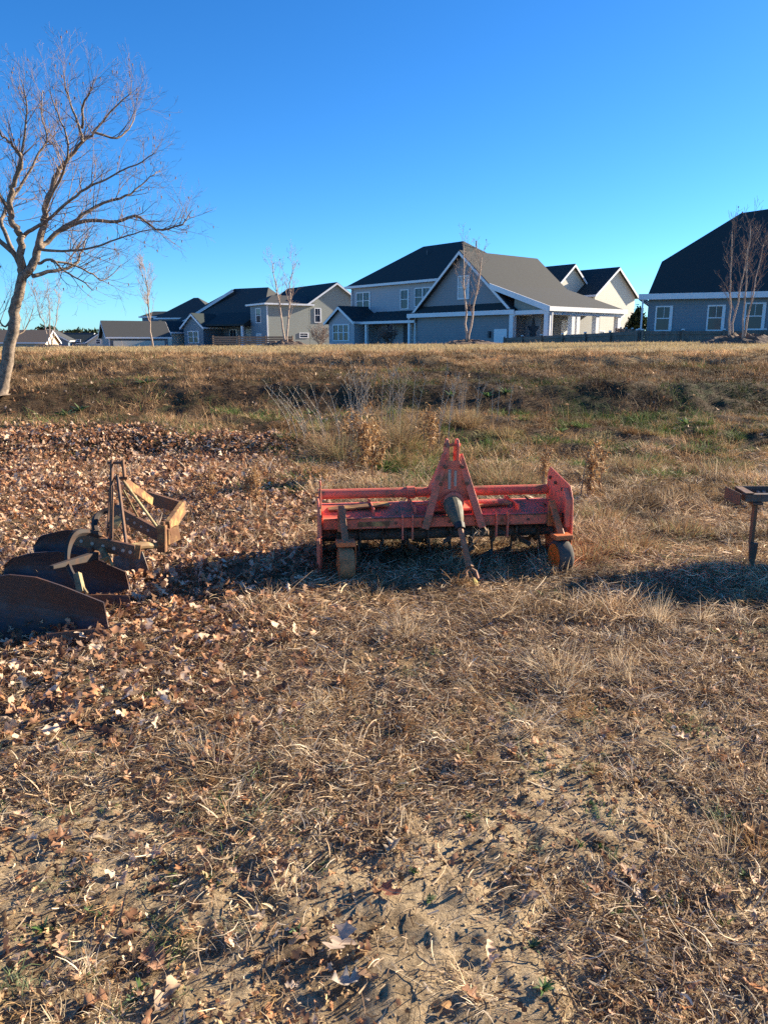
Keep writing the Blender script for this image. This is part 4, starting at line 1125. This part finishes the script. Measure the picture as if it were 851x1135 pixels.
def window(root, face, pos, u, z, w_, h_, blind=False, cols=1):
    def mp(a_, o, zz): return {'front': (u+a_, pos-o, z+zz), 'side': (pos+o, u+a_, z+zz), 'left': (pos-o, u+a_, z+zz)}[face]
    def bx(mb, a0, a1, o0, o1, z0, z1):
        p = mp(a0, o0, z0); q = mp(a1, o1, z1)
        mb.box(min(p[0],q[0]), max(p[0],q[0]), min(p[1],q[1]), max(p[1],q[1]), p[2], q[2])
    f = MB(); t = .09
    bx(f, -w_/2-t, w_/2+t, .0, .07, -t, 0); bx(f, -w_/2-t, w_/2+t, .0, .07, h_, h_+t)
    for c in range(cols+1):
        a_ = -w_/2 + w_*c/cols; tt = t if c in (0, cols) else .07
        bx(f, a_-(tt if c else t), a_+(tt if c != 0 else 0) if c not in (cols,) else a_+t, .0, .07, 0, h_) if c not in (0,) else bx(f, a_-t, a_, .0, .07, 0, h_)
    bx(f, -w_/2, w_/2, .0, .055, h_*.49, h_*.49+.06)
    for c in range(cols):
        ac = -w_/2+w_*(c+.5)/cols; bx(f, ac-.012, ac+.012, .0, .045, h_*.5, h_)
    fr = f.build('window', M_trim, root)
    g = MB(); bx(g, -w_/2, w_/2, .005, .02, 0, h_); g.build('pane', M_blind if blind else M_glass, fr)
def col_(root, x_, y_, z0, z1, s_=.16):
    m = MB(); m.box(x_-s_, x_+s_, y_-s_, y_+s_, z0+.2, z1); m.box(x_-s_*1.35, x_+s_*1.35, y_-s_*1.35, y_+s_*1.35, z0, z0+.2)
    m.build('column', M_trim, root)
def door(root, face, pos, u, z, w_, h_, mat):
    m = MB(); p = (u-w_/2, u+w_/2)
    m.box(p[0], p[1], pos-.04, pos-.004, z, z+h_) if face == 'front' else m.box(pos+.004, pos+.04, p[0], p[1], z, z+h_)
    d_ = m.build('door', mat, root)
    m = MB(); q = u+w_*.38
    m.box(q-.03, q+.03, pos-.07, pos-.045, z+.95, z+1.05) if face == 'front' else m.box(pos+.045, pos+.07, q-.03, q+.03, z+.95, z+1.05)
    m.build('handle', M_steel, d_)

# --- large centre house
GZ = 1.1
O9 = at(461.7, 379, 67.2); O9.z = 0
h9 = empty('house', O9, math.radians(-50), 'large grey house with tall front gable, green black roof and columned porch', 'house')
gable(h9, 0, 10.8, 0, 8.6, GZ, 3.95, 4.5, wall=S_grey, roof=R_grey, ov=.5)
m = MB(); m.prism([(-.62,3.60),(11.3,3.60),(11.3,3.93),(-.62,3.93)], 'y', -.62, -.565); 
m.build('frieze', M_trim, h9)
m = MB(); m.add([(-.5,-.62,3.95),(11.2,-.62,3.95),(10.2,-.01,4.5),(.6,-.01,4.5),(-.5,-.01,3.95),(11.2,-.01,3.95)], [(0,1,2,3),(0,3,4),(1,5,2),(0,4,5,1)]); m.build('pent_roof', R_dark, h9)
window(h9, 'front', 0, 5.5, 5.0, 1.1, 1.65, True)
m = MB(); m.box(8.9, 10.2, -.06, -.004, 1.35, 2.55); m.build('vent_door', M_trim, h9)
m = MB(); m.box(8.35, 8.55, -.2, -.004, 1.9, 2.4); m.build('wall_lamp', M_door, h9)
# tall wing on the left
hip(h9, -12.4, 3.0, 2.6, 12.4, GZ, 6.8, 3.85, -7.4, -2.0, wall=S_lil, roof=R_dark)  # roof tone darker than the gable's, shade painted into its colour
for u_, c_ in ((-10.6, 2), (-4.5, 1), (-1.6, 3)): window(h9, 'front', 2.6, u_, 4.75 if c_ != 1 else 4.6, 1.0*c_ if c_ < 3 else 2.9, 1.5 if c_ != 1 else 1.6, False, c_)
# sun room gable
gable(h9, -12.0, -8.0, -.6, 2.6, GZ, 3.5, 1.25, wall=S_lil, roof=R_dark, ov=.35)
window(h9, 'front', -.6, -10.0, 1.75, 2.4, 1.4, False, 3)
# side porch roof between sunroom and gable
m = MB(); m.add([(-8.6,-.2,3.45),(0,-.2,3.45),(0,2.6,4.4),(-8.6,2.6,4.4),(-8.6,-.2,3.3),(0,-.2,3.3),(0,2.6,3.3),(-8.6,2.6,3.3)], [(0,1,2,3),(7,6,5,4),(0,4,5,1),(1,5,6,2),(3,7,4,0)]); m.build('porch_roof', R_dark, h9)
m = MB(); m.box(-8.4, -.02, -.28, -.203, 3.2, 3.42); m.build('porch_beam', M_trim, h9)
col_(h9, -.9, 0.0, GZ, 3.3, .13); col_(h9, -6.9, .0, GZ, 3.3, .12)
window(h9, 'front', 2.6, -6.5, 1.9, .9, 1.3); door(h9, 'front', 2.6, -4.2, 1.15, .95, 2.05, M_door); window(h9, 'front', 2.6, -2.0, 1.6, .8, 1.6)
# low roof to the right over the porch: slopes along +x
PX = 14.2; BX = 8.7; BZ = 5.90
m = MB()
m.add([(BX,-.55,BZ),(PX+.3,-.55,4.02),(PX+.3,9.05,4.02),(BX,9.05,BZ),(BX,-.55,BZ-.14),(PX+.3,-.55,3.88),(PX+.3,9.05,3.88),(BX,9.05,BZ-.14)],
      [(0,1,2,3),(7,6,5,4),(0,4,5,1),(1,5,6,2),(2,6,7,3),(3,7,4,0)])
pr_ = m.build('porch_roof', R_grey, h9)
t = MB(); t.prism([(BX+.1,BZ-.36),(PX+.36,3.66),(PX+.36,4.08),(BX+.1,BZ+.04)], 'y', -.64, -.555); t.box(PX+.303, PX+.42, -.64, 9.1, 3.74, 4.06); t.box(10.95, PX+.29, -.52, -.30, 3.55, 3.84); t.box(PX-.05, PX+.25, -.29, 9.0, 3.50, 3.83)
t.build('fascia', M_trim, pr_)
m = MB(); m.add([(10.82,-.02,3.87),(PX+.1,-.02,3.87),(10.82,-.02,5.0),(10.82,.1,3.87),(PX+.1,.1,3.87),(10.82,.1,5.0)], [(0,1,2),(5,4,3),(0,3,4,1),(1,4,5,2)]); m.build('gable_infill', S_green, h9)
m = MB(); m.box(10.83, 12.4, 1.2, 8.7, GZ, 4.6); m.build('wall', S_grey, h9)
for (x_, y_) in ((11.0,-.35),(PX+.02,-.32),(PX,2.5),(PX,3.1),(PX,5.5),(PX,8.4)): col_(h9, x_, y_, GZ, 3.6, .19)
door(h9, 'side', 12.4, 4.1, 1.2, .9, 2.05, M_trim); door(h9, 'side', 12.4, 5.05, 1.2, .9, 2.05, M_trim)
m = MB(); st = []
for k in range(10):
    a_ = math.pi/2+k*math.pi/5; r_ = .62 if k % 2 == 0 else .25; st.append((11.75+r_*math.cos(a_)*.9, 2.45+r_*math.sin(a_)*1.5))
m.prism(st, 'y', 1.10, 1.17); m.build('star', M_door, h9)
m = MB(); m.box(10.9, PX+.3, -.5, 9.0, GZ-.3, GZ+.12); m.build('porch_floor', M_trim, h9)

# picnic table on the porch
pt = h9.matrix_world
def world9(x_, y_, z_): 
    c, s_ = math.cos(math.radians(-50)), math.sin(math.radians(-50))
    return Vector((O9.x+x_*c-y_*s_, O9.y+x_*s_+y_*c, z_))
tb = empty('picnic_table', world9(15.9, 6.6, GZ), math.radians(-50), 'small dark picnic table behind the porch columns', 'table')
m = MB(); m.box(-.9, .9, -.4, .4, .72, .77); m.build('tabletop', M_door, tb)
m = MB(); m.box(-.9, .9, -.85, -.6, .42, .46); m.build('bench', M_door, tb); m = MB(); m.box(-.9, .9, .6, .85, .42, .46); m.build('bench', M_door, tb)
for x_ in (-.7, .7):
    m = MB(); m.beam((x_,-.7,0), (x_,.2,.72), .08, .05); m.beam((x_+.05,.7,0), (x_+.05,-.2,.72), .08, .05); m.build('leg', M_door, tb)

for (x_, y_, z_) in ((-5.2, 6.0, 9.6), (-1.0, 8.2, 10.2)):
    m = MB(); m.tube([(x_, y_, z_-.3), (x_, y_, z_+.45)], .06, 8); m.build('vent_pipe', M_door, h9)
for (x_, y_, z0, z1) in ((-12.32, 2.48, GZ, 6.75), (-.1, -.12, GZ, 3.6), (PX+.3, -.2, GZ+.3, 3.7)):
    m = MB(); m.box(x_-.05, x_+.05, y_-.05, y_+.05, z0, z1); m.build('downspout', M_trim, h9)
# --- right house with dark roof
O11 = at(715, 379, 48.5); O11.z = 0
h11 = empty('house', O11, math.radians(-22), 'blue grey one storey house with huge dark roof at the right edge', 'house')
m = MB(); m.box(0, 19, 0, 13, GZ, 4.35); m.build('wall', S_blue, h11)
ze = 4.40
def on_roof(px, py, k=1.0):
    """the point of the front roof slope seen at that place in the photograph, in house coordinates"""
    c, s_ = math.cos(math.radians(22)), math.sin(math.radians(22))
    d = at(px, py, 1.0) - Vector((0, 0, EYE)); o = Vector((0, 0, EYE)) - O11
    loc = lambda v: Vector((v.x*c - v.y*s_, v.x*s_ + v.y*c, v.z))
    d, o = loc(d), loc(o)
    t_ = (ze + k*(o.y+.45) - o.z)/(d.z - k*d.y)
    q = o + d*t_; return (q.x, q.y, q.z)
fr = [(-.45,-.45,ze), (19.6,-.45,ze), (18.0,2.1,ze+2.55)] + [on_roof(900,232), on_roof(855,231), on_roof(821,236), on_roof(733,290)]
fr[0] = (fr[6][0]-.55, -.45, ze)
YR = max(p[1] for p in fr)+.3
bk = [(p[0], 2*YR-p[1], p[2]) for p in fr]
m = MB(); n_ = len(fr); m.add(fr+bk, [tuple(range(n_)), tuple(reversed(range(n_, 2*n_)))] + [(i, (i+1)%n_, n_+(i+1)%n_, n_+i) for i in range(n_)])
ro = m.build('roof', R_dark, h11)
t = MB(); t.box(-.55, 19.7, -.56, -.46, ze-.30, ze+.04); t.box(-.56, -.46, -.46, 13.1, ze-.30, ze+.04); t.box(-.4, 19.5, -.44, -.01, ze-.06, ze-.01)
for i in (6,):
    pass
t.build('fascia', M_trim, ro)
m = MB(); m.box(-.36, -.26, -.4, -.3, GZ, ze-.3); m.build('downspout', M_trim, h11)
for u_ in (.95, 3.9): window(h11, 'front', 0, u_, 2.30, .82, 1.35)
window(h11, 'front', 0, 6.0, 2.35, .95, 1.4)
col_(h11, 7.95, -.35, GZ, ze-.3, .12)
m = MB(); m.box(6.8, 7.1, -.12, -.004, 2.1, 2.5); m.build('meter_box', M_trim, h11)
m = MB(); m.box(8.1, 12, -.03, -.004, GZ, ze-.1); m.build('porch_panel', S_tan, h11)

# --- white house behind
O10 = at(656, 379, 84); O10.z = 0
c_ = math.radians(-50+90-90)
h10 = empty('house', O10, math.radians(38), 'cream white two storey house with double gable behind the porch', 'house')
gable(h10, 0, 7.2, 0, 12, GZ, 6.6, 2.75, wall=S_white, roof=R_dark, ov=.35)
gable(h10, -4.6, 3.0, 2.5, 14, GZ, 6.4, 3.2, wall=S_white, roof=R_dark, ov=.35)
window(h10, 'front', 0, 4.6, 4.0, .5, .9, True); window(h10, 'front', 0, 1.5, 2.1, .9, .6, True); m = MB(); m.box(4.9, 5.5, -.05, -.004, 1.5, 1.9); m.build('wall_vent', M_door, h10)
gable(h10, -7.5, -1.0, -.5, 6, GZ, 3.6, 1.6, wall=S_white, roof=R_dark, ov=.3); door(h10, 'front', -.5, -2.4, GZ, 1.0, 2.2, M_glass)

# --- green grey house
O8 = at(297, 379, 100); O8.z = 0
h8 = empty('house', O8, math.radians(33), 'greenish grey two storey house with a wide plain gable side', 'house')
def side8(): pass
gable(h8, 6.0, 14.2, 0, 14, GZ, 6.6, 2.6, wall=S_green, roof=R_dark, ov=.4)
hip(h8, 0, 6.1, .0, 5.2, GZ, 6.3, 1.3, 2.0, 10, wall=S_green, roof=R_grey, ov=.4)  # grey tone stands for sun on this hip, dark for the shaded gable slope
m = MB(); m.box(-.02, -.005, -.0, 5.2, GZ, 6.2); m.build('wall', S_blue, h8)  # blue sheet over the green grey wall paints its shaded side
m = MB(); m.box(-.06, .10, -.06, -.003, GZ, 6.2); m.build('corner_board', M_trim, h8)
for (u_, z_, w2, h2) in ((7.3,4.2,.85,1.7),(13.1,4.2,.85,1.6),(13.1,1.4,.85,1.6),(5.2,2.2,1.2,.5)): window(h8, 'front', 0, u_, z_, w2, h2, u_ > 10)
window(h8, 'left', -.02, 2.6, 4.1, 1.4, 1.7); window(h8, 'left', -.02, 2.6, 1.3, 1.4, 1.3, True)

# --- long roof house with white sun room
O7 = at(207, 379, 112); O7.z = -.26
h7 = empty('house', O7, math.radians(-30), 'house with one long dark sloping roof and a white sun room', 'house'); h7.scale = (1.2, 1.2, 1.2)
hip(h7, -3, 10.5, 1.0, 12, GZ, 3.4, 4.6, 2.2, 7.5, wall=S_blue, roof=R_grey, ov=.5)
m = MB(); m.add([(-5.6,1.0,2.7),(-3.2,-.2,2.7),(3.2,5.2,7.85),(2.2,6.6,8.02),(-5.6,11,2.7),(-3.2,-.2,2.45),(-5.6,1.0,2.45),(3.2,5.2,7.3)], [(0,1,2,3),(0,3,4),(1,7,2),(0,6,5,1)]); m.build('roof', R_dark, h7)  # left slope's shade painted by the darker roof tone
m = MB(); m.beam((-3.1,-.3,2.6), (3.2,5.05,7.7), .12, .3); m.build('rake_board', M_trim, h7)
gable(h7, -2.6, .8, -3.2, 1.0, GZ, 2.7, 1.1, wall=S_white, roof=R_dark, ov=.25)
for u_ in (-1.8, -.9): window(h7, 'front', -3.2, u_, 1.5, .6, .7)
m = MB(); m.box(-6.5, -2.6, -1.5, 1.0, GZ, 2.6); m.build('wall', S_white, h7)
for u_ in (-5.6, -4.7, -3.8): window(h7, 'front', -1.5, u_, 1.5, .6, .7)
gable(h7, 2.0, 5.0, -2.4, 1.0, GZ, 3.3, 1.3, wall=S_blue, roof=R_dark, ov=.3)
window(h7, 'front', -2.4, 3.5, 1.5, 1.5, 1.2, False, 2)
m = MB(); m.add([(5,-2.2,3.5),(10.8,-2.2,3.5),(10.8,1,4.9),(5,1,4.9),(5,-2.2,3.3),(10.8,-2.2,3.3),(10.8,1,3.3),(5,1,3.3)], [(0,1,2,3),(7,6,5,4),(0,4,5,1),(1,5,6,2)]); m.build('porch_roof', R_dark, h7)
window(h7, 'front', 1.0, 6.5, 1.4, 1.0, 1.5); window(h7, 'front', 1.0, 9.0, 1.8, .9, 1.1, True); col_(h7, 10.4, -2.0, GZ, 3.3, .12)
# wooden yard rail
wr = empty('slat_fence', at(236, 379, 84), 0, 'light brown horizontal board fence before the blue porch', 'fence'); wr.location.z = GZ
M_board = simple('brown_boards', (.34,.21,.13), .8, .25, 4)
for k in range(4):
    m = MB(); m.box(0, 8.6, -.02, .02, .25+k*.22, .42+k*.22); m.build('board', M_board, wr)
for x_ in (0, 2.8, 5.7, 8.6): m = MB(); m.box(x_-.06, x_+.06, .022, .12, -.1, 1.15); m.build('post', M_board, wr)

# --- hip roof house behind
O6 = at(178, 379, 118); O6.z = 0
h6 = empty('house', O6, math.radians(-8), 'blue two storey house with grey hip roof behind the long low house', 'house')
hip(h6, 0, 9, 0, 9, GZ, 5.0, 3.3, 3.9, 4.6, wall=S_dblue, roof=R_grey, ov=.5)
hip(h6, -3.6, 0, 2, 8, GZ, 5.3, 1.0, -3, 0, wall=S_dblue, roof=R_dark, ov=.3)
for u_ in (1.0, 3.6, 6.4): window(h6, 'front', 0, u_, 3.3, .95, 1.3, u_ > 2)
# --- long low house
O5 = at(121, 379, 96); O5.z = 0
h5 = empty('house', O5, math.radians(28), 'long low house with dark roof and white fascia, right of the big tree', 'house')
gable(h5, 0, 5.5, 0, 7.2, GZ, 2.3, 1.75, sw=True, wall=S_grey, roof=R_grey, ov=.4)
m = MB(); m.box(-.03, .12, -.06, -.003, GZ, 2.2); m.build('corner_board', M_trim, h5)
m = MB(); m.box(.4, 6.6, -.8, -.7, GZ-.1, 1.75); m.build('low_wall', S_white, h5)

# --- little far houses on the left
def small(px, Y, rot, w_, d_, ze_, ri, wall, roof, lb, sw=False, win=True):
    O = at(px, 379, Y); O.z = 0
    h = empty('house', O, math.radians(rot), lb, 'house')
    gable(h, 0, w_, 0, d_, GZ-.3, ze_, ri, sw=sw, wall=wall, roof=roof, ov=.35)
    if win: window(h, 'front', 0, (w_ if not sw else d_)*.5, 1.3, .8, .8)
small(-20, 120, 4, 6.0, 9.5, 1.6, 1.7, S_tan, R_tan, 'small tan roofed house at the left edge behind the big trunk', True)
small(30, 150, 12, 7.5, 8, 1.9, 2.0, S_dblue, R_grey, 'small blue gabled house far behind the leftmost young tree')
small(70, 165, 4, 6, 6.5, 1.4, 1.6, S_white, R_dark, 'far white walled house with low dark roof, second from the blue one', True)
small(97, 155, 25, 4.2, 6, 1.7, 1.4, S_white, R_dark, 'tiny white gabled house beside the long low house')
small(55, 175, -6, 6, 9, 1.6, 1.9, S_tan, R_grey, 'far grey roofed house partly hidden behind the small blue house', True)

# ------------------------------------------------------------------ fence on the right
M_fence = simple('weathered_brown_fence_wood', (.21,.155,.125), .9, .3, 3, bmp=.01)
def picket_fence(p, q, zt0, zt1, hgt, label, npost, group=None):
    p = Vector(p); q = Vector(q); d = (q-p); L_ = d.length; ang = math.atan2(d.y, d.x)
    root = empty('wooden_fence', (p.x, p.y, 0), ang, label, 'fence')
    m = MB(); x_ = 0
    while x_ < L_:
        t_ = x_/L_; zt = zt0+(zt1-zt0)*t_; m.box(x_, x_+.13, -.012, .012, zt-hgt, zt+rnd.uniform(-.012, .012)); x_ += .142
    m.build('pickets', M_fence, root)
    m = MB()
    for dz in (.15, .95): m.beam((0, -.035, zt0-dz), (L_, -.035, zt1-dz), .04, .09)
    m.build('rail', M_fence, root)
    for k in range(npost):
        t_ = k/(npost-1); zt = zt0+(zt1-zt0)*t_
        m = MB(); m.box(L_*t_-.06, L_*t_+.06, -.16, -.057, zt-hgt-.2, zt+.05); po = m.build('post', M_fence, root)
        m = MB(); m.box(L_*t_-.07, L_*t_+.07, -.17, -.047, zt+.053, zt+.12); m.build('post_cap', M_trim, po)
c0 = at(711, 367, 45.0); c1 = at(560, 374.5, 58); c2 = at(470, 377, 66); c3 = at(985, 366, 44.0)
picket_fence((c0.x, c0.y, 0), (c3.x, c3.y, 0), c0.z, c3.z, 1.3, 'weathered picket fence before the blue grey house on the right', 7)
picket_fence((c1.x, c1.y, 0), (c0.x-.15, c0.y+.1, 0), c1.z, c0.z, 1.3, 'dark wooden fence in front of the columned porch', 7)
c4 = at(712, 366, 46); c5 = at(684, 364, 60)
picket_fence((c5.x, c5.y, 0), (c4.x, c4.y+.3, 0), c5.z, c4.z, 1.3, 'wooden fence between the porch house and the blue grey house', 5)

# ------------------------------------------------------------------ shrubs, evergreen, distant wood
def bush(px, Y, w_, h_, seed, label, zb=GZ):
    R = random.Random(seed); b_ = at(px, 379, Y); b_.z = zb
    root = empty('bare_shrub', b_, 0, label, 'shrub'); out = []
    for k in range(16):
        a_ = R.uniform(0, 6.28); grow((0, 0, 0), (math.cos(a_)*w_/h_, math.sin(a_)*.5, 1.2), h_*R.uniform(.7, 1), .03, 2, out, R, .1, .2, (6, 4))
    out = [(p_, [max(r_, .011) for r_ in rs_]) for p_, rs_ in out]
    tubes_np(out, 3).build('twigs', M_twig, root)
bush(355, 88, 1.8, 2.1, 3, 'round bare shrub against the greenish grey house')
bush(432, 60, 1.0, 1.5, 5, 'small bare shrub before the sun room of the big house')
def leafy(px, Y, w_, h_, n, cols, label, name, cone=False, zb=GZ, leaf=.3):
    b_ = at(px, 379, Y); b_.z = zb
    root = empty(name, b_, 0, label, 'tree')
    m = MB(); m.tube([(0,0,-.2),(0,0,h_*.7)], [.12, .05], 7); m.build('trunk', M_bark, root)
    cen = rng.normal(0, 1, (26, 3)); cen /= np.linalg.norm(cen, axis=1)[:, None]; cen *= rng.uniform(.3, .95, (26, 1))
    k = rng.integers(0, 26, n); p = cen[k]*.75 + rng.normal(0, .17, (n, 3))
    zz = (p[:, 2]*.5+.5)
    if cone: p[:, :2] *= (1.15-zz)[:, None]
    pos = np.stack([p[:, 0]*w_/2, p[:, 1]*w_/2, zz*h_*.95+.1], -1)
    V, F, C = blades(pos, rng.uniform(0, 6.28, n), np.full(n, leaf)*rng.uniform(.6, 1.2, n), np.full(n, leaf*.6), rng.uniform(-.8, 1.2, n), rng.normal(0, .5, n), rng.normal(0, .5, n), pal(n, cols, .3), 1, .5)
    np_mesh('crown', V, F, C, M_green, parent=root)
EG = [(.035,.055,.02),(.05,.07,.03),(.025,.04,.018)]
leafy(705, 68, 3.2, 4.0, 3000, EG, 'dark evergreen bush between the cream house and the right house', 'evergreen_tree', True)
k = 0
for (px, top, wp, c) in [(-12,363,40,0),(14,366,30,1),(36,364,34,0),(52,360,26,0),(66,367,26,1),(80,364,30,0),(92,368,22,1),(104,366,26,0),(122,369,24,1),(2,369,26,0),(45,368,26,1),(74,369,24,0)]:
    Yd = 215+rnd.uniform(-12, 15)+k; k += 2
    zt = at(px, top, Yd).z
    leafy(px, Yd, wp/FPX*Yd, zt-GZ, 900, EG if c == 0 else [(.13,.10,.07),(.09,.08,.05),(.16,.12,.08)],
          ['dark green pine crown in the distant treeline at left', 'brownish bare crown in the distant treeline at left'][c], 'distant_tree', leaf=1.1)
dts = sorted([o for o in COL.objects if o.name.startswith('distant_tree')], key=lambda o: o.location.x/o.location.y)
for o, w_ in zip(dts, 'first second third fourth fifth sixth seventh eighth ninth tenth eleventh twelfth'.split()):
    o['group'] = 'distant treeline at the left horizon'; o['label'] = o['label'].split(' in the ')[0] + ', ' + w_ + ' from left in the distant treeline'
